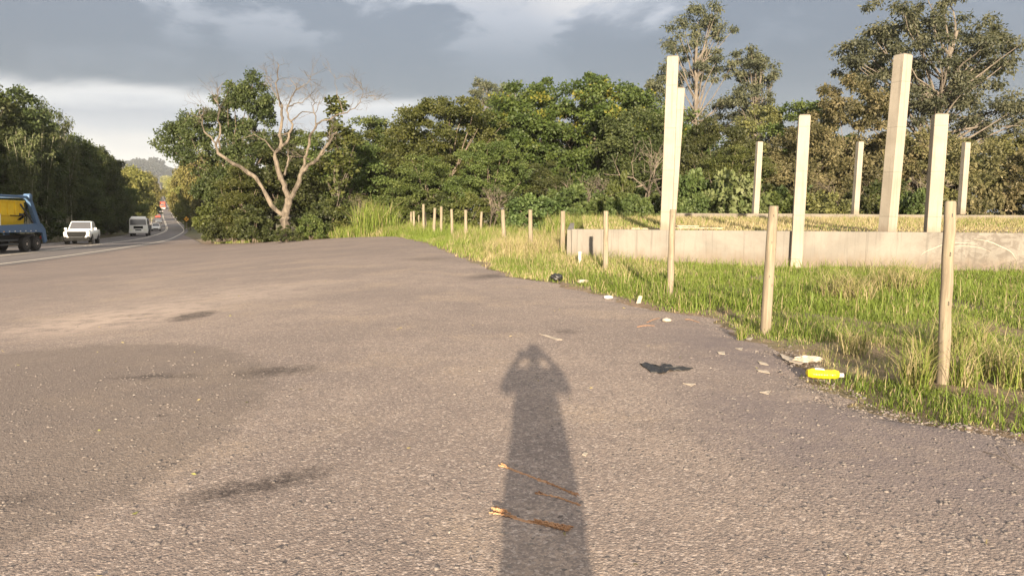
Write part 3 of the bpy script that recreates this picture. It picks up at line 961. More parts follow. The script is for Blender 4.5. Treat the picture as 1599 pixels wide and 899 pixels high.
def bamboo_kind(key, seed, H, n, spread, mat='bamboo'):
    r = np.random.default_rng(seed)
    mb = MB()
    Vs, Fs, Ts, o = [], [], [], 0
    cens, rads = [], []
    for c in range(n):
        a = r.uniform(0, 2 * math.pi); b0 = r.random() ** 0.5 * spread * 0.35
        b1 = spread * (0.25 + 0.75 * r.random())
        h = H * (0.66 + 0.34 * r.random())
        P = []
        for q in range(9):
            t = q / 8
            rr = b0 + (b1 - b0) * t ** 2.2
            P.append((math.cos(a) * rr + 0.04 * r.normal(), math.sin(a) * rr + 0.04 * r.normal(), -0.2 + h * (t - 0.05 * t ** 3)))
        mb.tube(P, [0.068 * (1 - 0.75 * q / 8) for q in range(9)], 5, cap=False)
        for t in np.linspace(0.36, 1.0, 7):
            q = t * 8; i0 = min(int(q), 7)
            p = np.array(P[i0]) * (1 - (q - i0)) + np.array(P[i0 + 1]) * (q - i0)
            cens.append(p + r.normal(size=3) * (0.28, 0.28, 0.3)); rads.append(0.50 + 0.45 * r.random())
    V, F, T = clump_leaves(r, np.array(cens), np.array(rads), 62, 0.36, 1.0, 0.55, 0.17, 0.15)
    KIND[key] = (mb.mesh('trunk', M['culm'], True), mesh_np('crown', V, F, M[mat], T), H)
bamboo_kind('bamboo_a', 41, 15, 26, 3.0)
bamboo_kind('bamboo_b', 42, 15, 20, 2.4)


def shrub_kind(key, seed, H, w, mat, n=45, per=80, leaf=0.14, asp=0.36, crad=0.28, stems=7, droop=0.1, bark='bark'):
    r = np.random.default_rng(seed)
    lob = [ell(0, 0, H * 0.55, w * 0.75, w * 0.6, H * 0.45), ell(-w * 0.5, -0.1, H * 0.38, w * 0.5, w * 0.45, H * 0.36), ell(w * 0.5, 0, H * 0.35, w * 0.52, w * 0.45, H * 0.33)]
    cen = env_points(r, lob, n, 0.35, 0.6)
    V, F, T = clump_leaves(r, cen, crad * (0.6 + 0.8 * r.random(n)), per, leaf, 0.75, droop, asp, 0.3)
    mb = MB()
    for s in range(stems):
        j = r.integers(n)
        limb(mb, (r.normal() * 0.15, r.normal() * 0.12, -0.1), cen[j], 0.03, 0.008, r, -0.1, 4, 4)
    KIND[key] = (mb.mesh('trunk', M[bark], True), mesh_np('crown', V, F, M[mat], T), H)
shrub_kind('shrub_dark', 51, 3.0, 2.4, 'dense', 60, 90, 0.17)
shrub_kind('shrub_mid', 52, 2.6, 2.0, 'mid', 55, 90, 0.15)
shrub_kind('shrub_bright', 53, 2.2, 1.9, 'bright', 80, 120, 0.13, 0.40, 0.28)
shrub_kind('shrub_pale', 54, 2.6, 1.3, 'pale', 44, 50, 0.22, 0.30, 0.34)
shrub_kind('shrub_brown', 55, 2.2, 1.5, 'brown', 46, 80, 0.15)
shrub_kind('shrub_olive', 56, 2.4, 1.8, 'olive', 50, 80, 0.15)


def bare_kind(key, seed, H, mat='dead_bark', spread=0.5, depth=6, w=0.09, fork=0):
    r = np.random.default_rng(seed)
    mb = MB()
    def grow(p, d, L, rad, dep):
        q = [np.array(p)]
        dd = np.array(d)
        for s in range(3):
            dd = unit(dd + r.normal(size=3) * 0.17)
            q.append(q[-1] + dd * L / 3)
        mb.tube(q, [rad, rad * 0.9, rad * 0.8, rad * 0.7], 5 if rad > 0.02 else 3, cap=False)
        if dep <= 0: return
        for s in range(2 if r.random() < 0.6 else 3):
            nd = unit(dd + r.normal(size=3) * spread + np.array([0, 0, 0.12]))
            grow(q[-1], nd, L * (0.62 + 0.3 * r.random()), rad * 0.66, dep - 1)
    for s in range(1 + fork):
        grow((0.1 * s, 0, -0.2), unit(np.array([0.35 * (s - fork / 2), 0.0, 1])), H * 0.27, w, depth - 1)
    me = mb.mesh('branches', M[mat], True)
    KIND[key] = me, H
bare_kind('bare_a', 61, 5.6, fork=1)
bare_kind('bare_b', 62, 4.2, spread=0.62, fork=2, w=0.06)

# ------------------------------------------------------------------ wall, platform, pillars, posts
def XZ(px, py, Y):
    p = at(px, py, Y); return p
WA, WB = np.array([1.90, 23.7]), np.array([15.6, 20.2])       # front wall line, left end and a point right of the frame
wd = (WB - WA) / np.linalg.norm(WB - WA)
wn = np.array([-wd[1], wd[0]])                                # into the platform
WL = 26.0
FILL = 0.93


def wall_top(s): return 1.03 + 0.004 * s


def on_wall(px, off=0.0):
    """distance along the wall line (moved back by off) where pixel column px crosses it"""
    v = ray(px, 350)
    a = WA + wn * off
    # a + s*wd = t*v
    A = np.array([[wd[0], -v[0]], [wd[1], -v[1]]])
    s, t = np.linalg.solve(A, -a)
    return s, a + wd * s


def wall_run(name, label, p0, d, L, h0, h1, th, mat, seg=2.4):
    o = thing(name, label, 'wall', (p0[0], p0[1], 0), math.atan2(d[1], d[0]))
    n = int(round(L / seg))
    for q in range(n):
        x0, x1 = q * L / n, (q + 1) * L / n
        z0, z1 = h0 + (h1 - h0) * q / n, h0 + (h1 - h0) * (q + 1) / n
        mb = MB()
        mb.prism([(x0 + 0.001, -0.4), (x1 - 0.001, -0.4), (x1 - 0.001, z1 + 0.006 * math.sin(q * 2.1)), (x0 + 0.001, z0 + 0.006 * math.sin(q * 1.3))], 1, 0.003 * math.sin(q * 1.9), th)
        mb.obj('wall_segment', mat, o, bevel=0.004)
    return o


fw = wall_run('concrete_wall', 'long low rendered concrete wall behind the fence posts and the grass', WA, wd, WL, wall_top(0), wall_top(WL), 0.22, M['wall'], 8.7)
# curved scrape marks and dirt at the right end of the wall: raised plaster smears
s0, q0 = on_wall(1520)
mb = MB()
for rad, a0, a1, w in ((1.25, 75, 150, 0.006), (1.10, 50, 118, 0.005), (1.45, 22, 80, 0.008)):
    P = [(s0 - 0.2 + rad * math.cos(R(a)) + 0.02 * math.sin(a * 0.21), 0.0, 0.02 + 0.62 * rad * math.sin(R(a))) for a in np.linspace(a0, a1, 14)]
    mb.tube(P, [w * (0.35 + math.sin(math.pi * (i_ + 0.5) / 14)) for i_ in range(14)], 5)
M['smear'] = paint('plaster_smear', (0.40, 0.36, 0.29), 0.9, var=0.2)
mb.obj('plaster_smear', M['smear'], fw)

wall_run('return_wall', 'narrow end wall running back from the corner of the low concrete wall', WA + wn * 0.225 + wd * 0.01, unit(np.array([0.085, 1.0])), 15.0, 1.0, 1.0, 0.2, M['wall'], 5.0)
BA = np.array([at(1050, 340, 37.0)[0], 37.0])
bd = unit(np.array([1.0, -0.02]))
BTOP = at(1340, 335, 37)[2]
wall_run('back_beam', 'pale concrete beam across the far side of the dry grass platform', BA, bd, 34.0, BTOP, BTOP + 0.05, 0.25, M['beam'], 4.0)

# the filled platform between the walls
V, F = [], []
r = np.random.default_rng(5)
ns, nt = 46, 30
for q in range(nt):
    for s in range(ns):
        f = s / (ns - 1) * 40
        y = 0.20 + (0 if q == 0 else q / (nt - 1) * 24)
        p = WA + wd * (f + 0.05) + wn * y
        x = p[0] + 0.085 * y * 0.9
        V.append((x, p[1], FILL + 0.05 * math.sin(x * 1.1) * math.cos(p[1] * 0.9) + 0.018 * y))
for q in range(nt - 1):
    for s in range(ns - 1):
        a = q * ns + s
        F.append((a, a + 1, a + ns + 1, a + ns))
link('raised_ground', mesh_np('raised_ground', V, F, M['ground'], smooth_=True), kind='structure')


def fill_z(x, y):
    q = np.array([x - WA[0], y - WA[1]])
    return FILL + 0.018 * float(q @ wn)


def pillar(label, base_px, top_px, Y, w, z_down=0.0, rz=0.0, depth=None, part=None):
    a, b = at(*base_px, Y), at(*top_px, Y)
    up = Vector(b - a)
    o = thing('concrete_pillar', label, 'pillar', tuple(a - np.array([0, 0, z_down])), 0, 'bare concrete pillars of the unfinished building')
    L = up.length + z_down
    q = up.normalized()
    # the pillar leans a little, as they were set
    Mx = Vector((0, 0, 1)).rotation_difference(q).to_matrix() @ Matrix.Rotation(rz, 3, 'Z')
    mb = MB()
    d = depth or w
    mb.box((0, 0, L / 2), (w, d, L), None, 0.012)
    mb.v = [tuple(Mx @ Vector(v)) for v in mb.v]
    mb.obj('shaft', M['pillar'], o)
    mb = MB(); mb.box((0, 0, L + 0.012), (w * 0.9, d * 0.9, 0.03), None, 0.006)
    mb.v = [tuple(Mx @ Vector(v)) for v in mb.v]
    mb.obj('rough_top', M['beam'], o)
    for s in (-1, 1):
        for t in (-1, 1):
            m2 = MB()
            if part: 
                m2.tube([Mx @ Vector((s * w * 0.28, t * d * 0.28, L)), Mx @ Vector((s * w * 0.28, t * d * 0.28, L + 0.16))], 0.006, 5)
                m2.obj('rebar', M['steel'], o)
    return o


RZ = R(-14)
def wY(px, off): return on_wall(px, off)[1][1]
pillar('tallest left hand concrete pillar, on the wall at the left end of the row', (1040, 358), (1051, 90), wY(1040, 0.24), 0.345, 0.10, RZ)
pillar('slender concrete pillar close behind the tallest left hand one, its top showing lower', (1047, 356), (1062, 139), 26.6, 0.31, 0.35, RZ)
pillar('mid height concrete pillar standing proud of the wall face down into the grass', (1242, 424), (1256, 181), wY(1242, -0.125), 0.32, 0.25, RZ, 0.24)
pillar('tallest right hand concrete pillar, in front of the huge eucalyptus', (1385, 361), (1410, 87), wY(1385, 0.45), 0.36, 0.2, R(25))
pillar('mid height concrete pillar at the right, just beside the nearest fence post', (1455, 362), (1468, 180), wY(1455, 0.30), 0.36, 0.2, RZ)
pillar('left one of the three small far pillars on the back beam', (1179, 339), (1186, 222), 37.13, 0.27, 0.05, 0.1)
pillar('middle one of the three small far pillars on the back beam', (1335, 334), (1343, 222), 37.12, 0.27, 0.05, 0.1)
pillar('right one of the three small far pillars on the back beam', (1501, 333), (1509, 223), 37.11, 0.28, 0.05, 0.1)

# formwork boards lying on the platform by the first pillar
for q, (pxa, pxb, py, Y, lab) in enumerate(((986, 1040, 356, 25.6, 'short dark formwork board on the wall left of the tallest left pillar'), (1050, 1128, 355, 25.9, 'long grey formwork board lying on the platform right of the tallest left pillar'),
                                            (1056, 1090, 352, 26.4, 'topmost weathered board on the low pile behind the wall'))):
    a, b_ = at(pxa, py, Y), at(pxb, py, Y)
    z = fill_z(a[0], Y)
    hgt = max(0.05, a[2] - z)
    o = thing('formwork_board', lab, 'board', ((a[0] + b_[0]) / 2, Y, z), 0.06 * (q - 1), 'boards lying on the platform')
    L = b_[0] - a[0]
    mb = MB(); mb.box((0, 0, hgt - 0.02), (L, 0.28, 0.045), None, 0.005); mb.obj('board', M['timber'], o)
    for s in (-0.35, 0.35):
        mb = MB(); mb.box((s * L, 0, (hgt - 0.045) / 2), (0.09, 0.22, max(0.03, hgt - 0.045)), None, 0.005); mb.obj('bearer', M['timber'], o)

# fence posts: top and foot in the photograph, distance, thickness
POSTS = [((1484, 316), (1473, 598), None, .106), ((1208, 323), (1194, 518), None, .135), ((1051, 328), (1045, 465), None, .125), ((946, 330), (946, 426), None, .135),
         ((879, 330), (879, 408), 25.0, .16), ((828, 328), (829, 396), 29.5, .165), ((785, 328), (788, 378), 33.5, .18), ((727, 328), (728, 381), 37.0, .15), ((705, 327), (707, 384), 39.5, .15),
         ((689, 323), (689, 375), 42.5, .15), ((679, 325), (677, 371), 45.0, .17), ((661, 319), (662, 362), 47.0, .15), ((663, 331), (666, 362), 47.6, .15), ((646, 330), (647, 358), 50.0, .15),
         ((642, 331), (642, 350), 53.0, .15), ((752, 331), (750, 370), 46.0, .16), ((654, 336), (654, 352), 51.5, .09)]
PLAB = ['nearest and thickest wooden fence post, at the right beside the bare dirt', 'second wooden fence post from the right, leaning slightly, in front of the wall', 'third wooden fence post from the right, in front of the tallest left pillar',
        'thin wooden fence post in front of the left end of the wall', 'wooden fence post standing just left of the corner of the wall', 'wooden fence post in tall dry grass, second left of the wall corner',
        'pale fence post in dry grass, third left of the wall corner', 'slim fence post where the green grass meets the gravel, beyond the wall corner', 'slim upright fence post beside the far bend of the lot',
        'tall thin fence post left of the slim upright one at the far bend', 'short leaning fence post near the far corner of the lot', 'tallest of the far fence posts, beside its leaning short partner',
        'short leaning fence post propped against the tallest far one', 'pale short fence post near the far end of the row', 'last fence post of the row, half hidden behind the pale short one', 'dark fence post standing further back in the grass, behind the row',
        'tiny thin stake between the last far fence posts']
r = np.random.default_rng(9)
for q, (tp, bp, Y, w) in enumerate(POSTS):
    if Y is None: a = gp(*bp); Y = a[1]
    else: a = at(*bp, Y)
    a = np.array([at(*bp, Y)[0], Y, float(G(a[0], Y))])
    b_ = at(*tp, Y)
    o = thing('fence_post', PLAB[q], 'fence post', tuple(a), 0, 'wooden posts along the gravel lot')
    L = b_[2] - a[2]
    lean = (b_[0] - a[0])
    n = 9
    P, rd = [], []
    for s in range(n):
        t = s / (n - 1)
        P.append((lean * t + 0.003 * r.normal(), 0.004 * r.normal(), -0.3 * (1 - t) + L * t if s else -0.3))
        rd.append(w / 2 * (1.06 - 0.12 * t) * (1 + 0.018 * r.normal()))
    P.append((P[-1][0], P[-1][1], P[-1][2] + 0.012)); rd.append(rd[-1] * 0.82)
    mb = MB(); mb.tube(P, rd, 12 if q < 4 else 9); mb.obj('shaft', M['post'], o, True)
    if q < 4:      # fencing staples on the near posts
        for t in (0.45, 0.72, 0.93):
            mb = MB(); c = (lean * t - w * 0.10, -w * 0.52, L * t)
            mb.tube([(c[0], c[1] + 0.02, c[2] - 0.02), (c[0], c[1] - 0.006, c[2] - 0.012), (c[0], c[1] - 0.006, c[2] + 0.012), (c[0], c[1] + 0.02, c[2] + 0.02)], 0.003, 5)
            mb.obj('staple', M['steel'], o)

a = gp(905, 418)
o = thing('pipe_stub', 'short white plastic pipe standing in the grass by the wall corner', 'pipe', tuple(a))
mb = MB(); mb.lathe([(0.05, -0.2), (0.05, 0.40), (0.056, 0.40), (0.056, 0.46), (0.044, 0.46), (0.044, 0.30)], 14); mb.obj('tube', M['pvc'], o, True)


# ------------------------------------------------------------------ the bare dead tree by the far edge of the lot
def Q(X, Y): return (230 + X / 2.9, 80 + Y / 2.9)      # a point of the enlarged photograph
DT = 50.0
foot = at(445, 352, DT)
foot[2] = float(G(foot[0], DT))
dead = thing('dead_tree', 'bare forked dead tree with pale peeling limbs standing at the far edge of the lot', 'tree', tuple(foot))
r = np.random.default_rng(21)


def dpt(X, Y, dy=0.0):
    p = at(*Q(X, Y), DT)
    p = p - foot
    p[1] += dy
    return p


tips = []
def dlimb(mb, pts, r0, r1, dy0=0.0, dy1=0.0, seg=8, tip=True, free=False):
    n = len(pts)
    P = [dpt(x, y, dy0 + (dy1 - dy0) * q / (n - 1)) for q, (x, y) in enumerate(pts)]
    # round the corners
    T = np.linspace(0, n - 1, n * 3)
    ii = np.arange(n)
    A = np.array(P)
    S = np.stack([hermite(ii.astype(float), A[:, c], T) for c in range(3)], 1)
    S[1:-1] += r.normal(size=S[1:-1].shape) * 0.045
    rad = np.linspace(r0, r1, len(S)) * (0.80 if tip else 0.88) * (1 + 0.10 * r.normal(size=len(S)))
    mb.tube(S, rad, seg, cap=True)
    if tip:
        for q in range(len(S) // 3, len(S)): tips.append((S[q], unit(S[q] - S[q - 1]), rad[q]))
    return mb


mb = MB()
dlimb(mb, [(620, 860), (624, 790), (627, 740), (640, 668)], 0.40, 0.27, tip=False, seg=10)
mb.obj('trunk', M['dead_bark'], dead, True)
LIMBS = [[([(612, 740), (560, 690), (520, 600), (470, 550), (400, 510), (350, 470), (338, 420)], .20, .11, 0, -1.0), ([(340, 425), (300, 375), (286, 320), (285, 285)], .075, .03, -1.0, -1.6), ([(340, 425), (358, 375), (347, 310), (350, 260), (335, 230), (345, 195), (365, 150)], .085, .02, -1.0, -0.8), ([(286, 320), (310, 270)], .03, .012, -1.5, -1.5)],
         [([(640, 668), (615, 600), (590, 540), (580, 470), (602, 430), (592, 380), (600, 320), (602, 260), (586, 215), (572, 150), (580, 80), (575, 40)], .22, .02, 0, 0.6), ([(602, 430), (630, 400), (641, 340), (622, 280), (630, 210), (652, 160), (622, 108)], .12, .02, .2, 1.2),
          ([(640, 315), (682, 272), (742, 262), (757, 200)], .06, .02, .5, 1.5), ([(628, 248), (700, 232), (772, 186)], .05, .015, .4, -.6), ([(602, 260), (578, 190), (553, 128)], .05, .012, .3, -.5), ([(582, 462), (530, 400), (482, 387)], .07, .025, 0, -1.0), ([(596, 385), (640, 360)], .05, .03, .2, .8),
          ([(620, 560), (626, 500), (618, 440)], .10, .05, .1, .9), ([(650, 165), (700, 130), (720, 90)], .03, .01, 1.1, 1.6), ([(572, 150), (540, 110)], .03, .01, .5, .2)],
         [([(645, 668), (680, 600), (702, 535), (762, 490), (802, 430), (832, 385), (850, 362)], .21, .06, 0, .5), ([(690, 545), (720, 480), (742, 400), (772, 342), (825, 318)], .13, .06, .2, -.8), ([(772, 342), (764, 270), (772, 215)], .055, .015, -.5, -.7), ([(820, 320), (882, 290), (942, 268), (976, 210), (974, 150)], .065, .014, -.8, -.3),
          ([(976, 214), (1034, 214)], .03, .012, -.3, -.1), ([(900, 282), (868, 200), (850, 105)], .04, .010, -.7, -.2), ([(880, 205), (950, 170)], .025, .008, -.5, .3), ([(740, 500), (668, 455)], .04, .012, .3, -.6), ([(815, 405), (820, 340)], .04, .012, .4, .7), ([(782, 470), (835, 440)], .05, .02, .3, .2)]]
for grp in LIMBS:
    mb = MB()
    for pts, r0, r1, d0, d1 in grp:
        dlimb(mb, pts, r0, r1, d0, d1)
    mb.obj('limb', M['dead_bark'], dead, True)
mb = MB()
def twig(p, d, L, rad, dep):
    q = [np.array(p)]
    dd = d
    for s in range(3):
        dd = unit(dd + r.normal(size=3) * 0.25 + np.array([0, 0, 0.06])); q.append(q[-1] + dd * L / 3)
    mb.tube(q, [rad, rad * .8, rad * .6, rad * .4], 3, cap=False)
    if dep:
        for s in range(2): twig(q[2 - s], unit(dd + r.normal(size=3) * 0.6), L * 0.7, rad * 0.6, dep - 1)
for p, d, rad in tips:
    if rad < 0.085 and p[2] > 5.5 and r.random() < 0.5:
        for s in range(1 if rad > 0.05 else 2):
            twig(p, unit(d * 0.4 + r.normal(size=3) * 0.8 + np.array([0, 0, 0.3])), 0.5 + 0.9 * r.random(), 0.014, 2)
mb.obj('twigs', M['dead_bark'], dead)
# the slender leafy growth that climbs through its right limb
tree_kind('slender', 71, 10, [ell(0.1, 0, 8.4, 0.6, 0.6, 1.5), ell(0.4, 0, 6.6, 0.9, 0.8, 1.5), ell(0.0, 0, 4.6, 1.3, 1.2, 1.6)], 70, 0.34, 34, 0.24, 'mid', 'pale_bark', tr=0.09, nl=14, hollow=0.2)

# ------------------------------------------------------------------ trees on the right, from the dead tree to the edge of the frame
GR = 'trees behind the lot and the platform'
def TR(key, lab, px, d, top, ws=1.0, rot=0.0, name='broadleaf_tree', group=GR):
    return tree_px(key, name, lab, 'tree', px, d, top, ws, rot, group)
TR('spreading', 'broad dark tree whose crown reaches left over the highway, behind the dead tree', 366, 61, 112, 0.93)
TR('mid_c', 'leafy low tree under the broad dark crown, nearest the highway', 378, 56, 256, 1.3, 1.1)
TR('dense_b', 'dark rounded tree filling the gap under the broad dark crown', 366, 60, 250, 1.2, 2.0)
TR('dense_b', 'dark tree directly behind the forked trunk of the dead tree', 425, 60, 222, 1.5, 0.4)
TR('mid_a', 'mid green tree seen between the dead tree\'s limbs', 478, 67, 196, 0.9, 0.9)
TR('slender', 'slender thin leafed tree rising through the dead tree\'s right limb', 527, 53, 138, 1.25, 0, 'slender_tree')
TR('mid_b', 'feathery green tree just right of the dead tree', 545, 60, 200, 1.15, 2.2)
TR('mid_c', 'upright green tree behind the tall grass clump', 588, 70, 178, 1.25, 0.3)
TR('dense_a', 'dark low tree behind the tall grass clump', 600, 62, 240, 1.1, 2.6)
TR('mid_b', 'small rounded tree left of the large olive green crown', 632, 66, 180, 1.1, 1.7)
TR('mid_a', 'large olive green rounded crown left of the yellow flowering tree', 700, 63, 142, 1.08, 0.0)
TR('mid_b', 'low spreading tree in front of the large olive green crown', 672, 55, 238, 1.3, 3.6)
TR('mid_a', 'spreading light green tree in front of the yellow flowering tree', 768, 55, 216, 1.12, 4.0)
TR('dense_a', 'dark tree in the gap behind the pale fence post', 655, 58, 268, 1.2, 1.0)
TR('euc_b', 'tall thin eucalyptus showing above the olive green crown', 752, 96, 106, 0.85, 0.6, 'eucalyptus_tree')
TR('euc_b', 'wider eucalyptus top just right of the tall thin one', 800, 97, 114, 1.15, 2.4, 'eucalyptus_tree')
TR('flower', 'dark green spreading tree with yellow flowers, left half of the canopy', 832, 69, 122, 0.95, 0.3, 'flowering_tree')
TR('flower', 'widest dark green tree with yellow flowers, behind the bright bushes', 940, 67, 112, 1.02, 3.3, 'flowering_tree')
TR('dense_b', 'dark tree at the foot of the yellow flowering canopy', 850, 58, 250, 1.45, 1.9)
TR('dense_a', 'dark tree behind the small bare tree left of the tallest pillar', 990, 62, 165, 1.0, 5.0)
TR('euc_b', 'small eucalyptus top peeping over the yellow flowering canopy', 932, 98, 114, 0.7, 4.4, 'eucalyptus_tree')
TR('mid_b', 'yellowish treetop left of the tall eucalyptus behind the pillar', 1015, 84, 136, 1.2, 2.9)
TR('euc_a', 'tall eucalyptus behind the tallest left hand pillar', 1082, 86, 6, 1.05, 0.0, 'eucalyptus_tree')
TR('euc_b', 'second tall eucalyptus, right of the tallest left hand pillar', 1165, 84, 54, 1.15, 1.2, 'eucalyptus_tree')
TR('dense_a', 'rounded dark tree right behind the tallest left hand pillar', 1112, 58, 184, 0.95, 0.7)
TR('mid_b', 'low green tree between the tallest left pillar and the far left pillar', 1140, 54, 226, 1.2, 5.2)
TR('olive_a', 'thin olive tree below the second tall eucalyptus', 1188, 72, 158, 0.9, 0.0)
TR('mid_c', 'pale olive treetop left of the dry brown trees', 1243, 70, 152, 1.2, 4.1)
TR('brown_b', 'low brown leaved tree behind the pillar that stands in the grass', 1252, 57, 186, 1.15, 0.5, 'dry_tree')
TR('brown_a', 'tallest brown leaved tree, left of the tallest right hand pillar', 1322, 60, 110, 0.95, 0.0, 'dry_tree')
TR('brown_b', 'brown leaved tree below the huge eucalyptus', 1418, 60, 186, 1.2, 2.5, 'dry_tree')
TR('brown_b', 'sparse brown leaved tree between the two right hand pillars and the far one', 1500, 59, 200, 1.15, 4.0, 'dry_tree')
TR('euc_big', 'huge spreading eucalyptus towering at the right', 1432, 78, -42, 1.12, 0.0, 'eucalyptus_tree')
TR('olive_a', 'grey olive tree at the right edge, behind the far right pillar', 1568, 62, 206, 1.2, 1.0)
TR('brown_b', 'brown tree at the right edge of the frame', 1622, 58, 214, 1.1, 1.0, 'dry_tree')
TR('euc_b', 'eucalyptus cut by the right edge of the frame', 1618, 82, 150, 1.1, 1.0, 'eucalyptus_tree')
# second row that closes the wood
BACK = ['back row tree just left of the dead tree\'s trunk', 'back row tree seen through the dead tree\'s right limb', 'back row tree above the tall grass clump', 'back row tree behind the olive green rounded crown', 'back row tree behind the spreading light green tree', 'back row tree behind the left half of the yellow flowering canopy',
        'back row tree behind the widest yellow flowering tree', 'back row tree just left of the tallest left hand pillar', 'back row tree below the second tall eucalyptus', 'back row olive tree above the far left pillar', 'back row tree right of the pillar that stands in the grass', 'back row olive tree behind the tallest right hand pillar',
        'back row tree under the huge eucalyptus', 'back row olive tree above the far right pillar']
for q, (px, d, top, key) in enumerate(((450, 82, 240, 'dense_a'), (520, 84, 225, 'dense_b'), (600, 86, 222, 'dense_a'), (690, 86, 215, 'dense_b'), (770, 84, 210, 'dense_a'), (860, 84, 205, 'dense_b'), (950, 84, 205, 'dense_a'),
                                       (1040, 80, 208, 'dense_b'), (1130, 78, 232, 'dense_a'), (1215, 80, 226, 'olive_a'), (1290, 76, 205, 'dense_b'), (1370, 76, 215, 'olive_a'), (1460, 76, 225, 'dense_a'), (1540, 76, 240, 'olive_a'))):
    TR(key, BACK[q], px, d, top, 1.6, q * 1.3, group='back row of the wood')

# bare small trees and scrub in front of the wood
def bare(key, lab, px, d, top, rot=0.0, ws=1.0):
    me, H = KIND[key]
    p = at(px, 329, d); z = float(G(p[0], p[1]))
    h = at(px, top, d)[2] - z
    o = link('bare_tree', me)
    o.location = (p[0], p[1], z); o.rotation_euler = (0, 0, rot); o.scale = (h / H * ws, h / H * ws, h / H)
    return tag(o, lab, 'tree', 'small bare trees')
bare('bare_a', 'leafless small tree left of the tallest left hand pillar', 1008, 50, 188, 0.3, 0.8)
bare('bare_b', 'grey twiggy bare bush above the bright green bushes', 928, 48, 238, 0.0)
bare('bare_b', 'bare stems under the spreading light green tree', 765, 50, 262, 1.4, 0.7)
bare('bare_a', 'pale leafless branches at the foot of the brown trees', 1300, 50, 262, 2.0, 1.2)
bare('bare_b', 'dead branches behind the pillar beside the nearest fence post', 1440, 52, 235, 0.7, 0.9)
bare('bare_a', 'thin leafless stems beside the low green tree right of the tallest pillar', 1130, 49, 262, 3.0, 1.0)
bare('bare_b', 'thin bare twigs standing behind the tall grass clump', 552, 52, 278, 2.0, 0.5)

SH = 'shrubs at the edge of the wood'
def SHR(key, lab, px, d, top, ws=1.0, rot=0.0, z=None, name='shrub', group=SH):
    p = at(px, 329, d)
    z0 = float(G(p[0], p[1])) if z is None else z
    h = at(px, top, d)[2] - z0
    return plant_tree(key, name, lab, 'shrub', p[0], p[1], h, ws, rot, group, z0)
SHR('shrub_bright', 'bright green bush at the left of the bright clump, above the dry grass', 842, 45, 300, 1.0, 0.2)
SHR('shrub_bright', 'largest bright green bush, in the middle behind the fence posts', 895, 46, 286, 1.05, 1.2)
SHR('shrub_bright', 'bright green bush at the right of the bright clump', 950, 45.5, 298, 1.0, 2.4)
SHR('shrub_bright', 'low bright green bush close to the left end of the wall', 985, 44, 300, 0.9, 4.0)
SHR('shrub_mid', 'leafy sapling sticking up right of the bright green bushes', 972, 47, 264, 0.45, 4.0)
SHR('shrub_bright', 'green bush just right of the tallest left hand pillar', 1085, 45, 262, 0.75, 0.8)
SHR('shrub_bright', 'low green bush at the foot of the tallest left hand pillar', 1072, 42, 300, 0.8, 2.2)
SHR('shrub_mid', 'dark green bush between the tallest left pillar and the pale leaved plant', 1112, 46, 282, 0.9, 3.3)
SHR('shrub_pale', 'pale big leaved plant beside the far left pillar', 1148, 43, 262, 0.9, 0.0)
SHR('shrub_mid', 'green bush right of the far left pillar', 1208, 47, 296, 1.1, 0.0)
SHR('shrub_bright', 'round green bush between the two right hand pillars', 1428, 47, 292, 0.8, 1.1)
SHR('shrub_brown', 'round brown bush at the right, behind the back beam', 1535, 46, 290, 0.75, 0.6)
SHR('shrub_brown', 'brown bush at the right edge, by the back beam', 1590, 46, 286, 1.0, 2.6)
SHR('shrub_olive', 'olive bush below the brown trees, left of the far middle pillar', 1290, 48, 298, 1.1, 2.0)
SHR('shrub_dark', 'dark bush behind the far middle pillar', 1352, 49, 292, 1.0, 0.4)
SHR('shrub_olive', 'dull bush behind the pillar at the nearest fence post', 1478, 48, 290, 0.9, 1.4)
SHR('shrub_dark', 'low dark fern like bush around the foot of the dead tree', 446, 48.6, 352, 1.3, 0.7)
SHR('shrub_mid', 'low green bush right of the dead tree\'s foot', 486, 50, 334, 1.2, 2.1)
SHR('shrub_mid', 'green bush closing the gap just right of the dead tree', 508, 56, 312, 1.1, 0.9)
SHR('shrub_dark', 'dark bush left of the dead tree\'s foot', 392, 53, 320, 1.2, 2.1)
SHR('shrub_dark', 'dark bush at the corner of the lot, below the broad dark tree', 366, 57, 318, 1.05, 0.2)
SHR('shrub_mid', 'leafy bush at the highway corner, below the broad dark tree', 346, 60, 306, 0.95, 4.2)
SHR('shrub_dark', 'lowest dark bush beside the highway bend', 332, 63, 328, 0.9, 5.0)
SHR('shrub_dark', 'dark bush behind the left part of the verge grass', 512, 53, 305, 1.2, 3.0)
SHR('shrub_mid', 'green bush behind the right part of the verge grass', 560, 55, 300, 1.3, 1.0)
SHR('shrub_dark', 'dark bush behind the last fence posts', 632, 56, 298, 1.3, 0.0)
SHR('shrub_dark', 'dark bush behind the short leaning fence post', 690, 54, 302, 1.3, 2.0)
SHR('shrub_mid', 'dull green bush behind the slim fence posts', 730, 51, 298, 1.0, 2.9)
SHR('shrub_dark', 'dark bush behind the pale fence post in dry grass', 790, 53, 300, 1.4, 4.4)
SHR('shrub_mid', 'bush behind the second fence post left of the wall', 815, 47, 308, 0.9, 0.0)
SHR('shrub_dark', 'dark bush behind the grey twiggy bare bush', 1015, 52, 285, 1.3, 1.0)
SHR('shrub_dark', 'dark bush behind the low green tree at the far left pillar', 1170, 52, 280, 1.3, 1.6)
SHR('shrub_dark', 'dark bush behind the pillar that stands in the grass', 1245, 51, 290, 1.3, 0.0)
SHR('shrub_dark', 'dark bush behind the tallest right hand pillar', 1395, 52, 282, 1.3, 0.0)

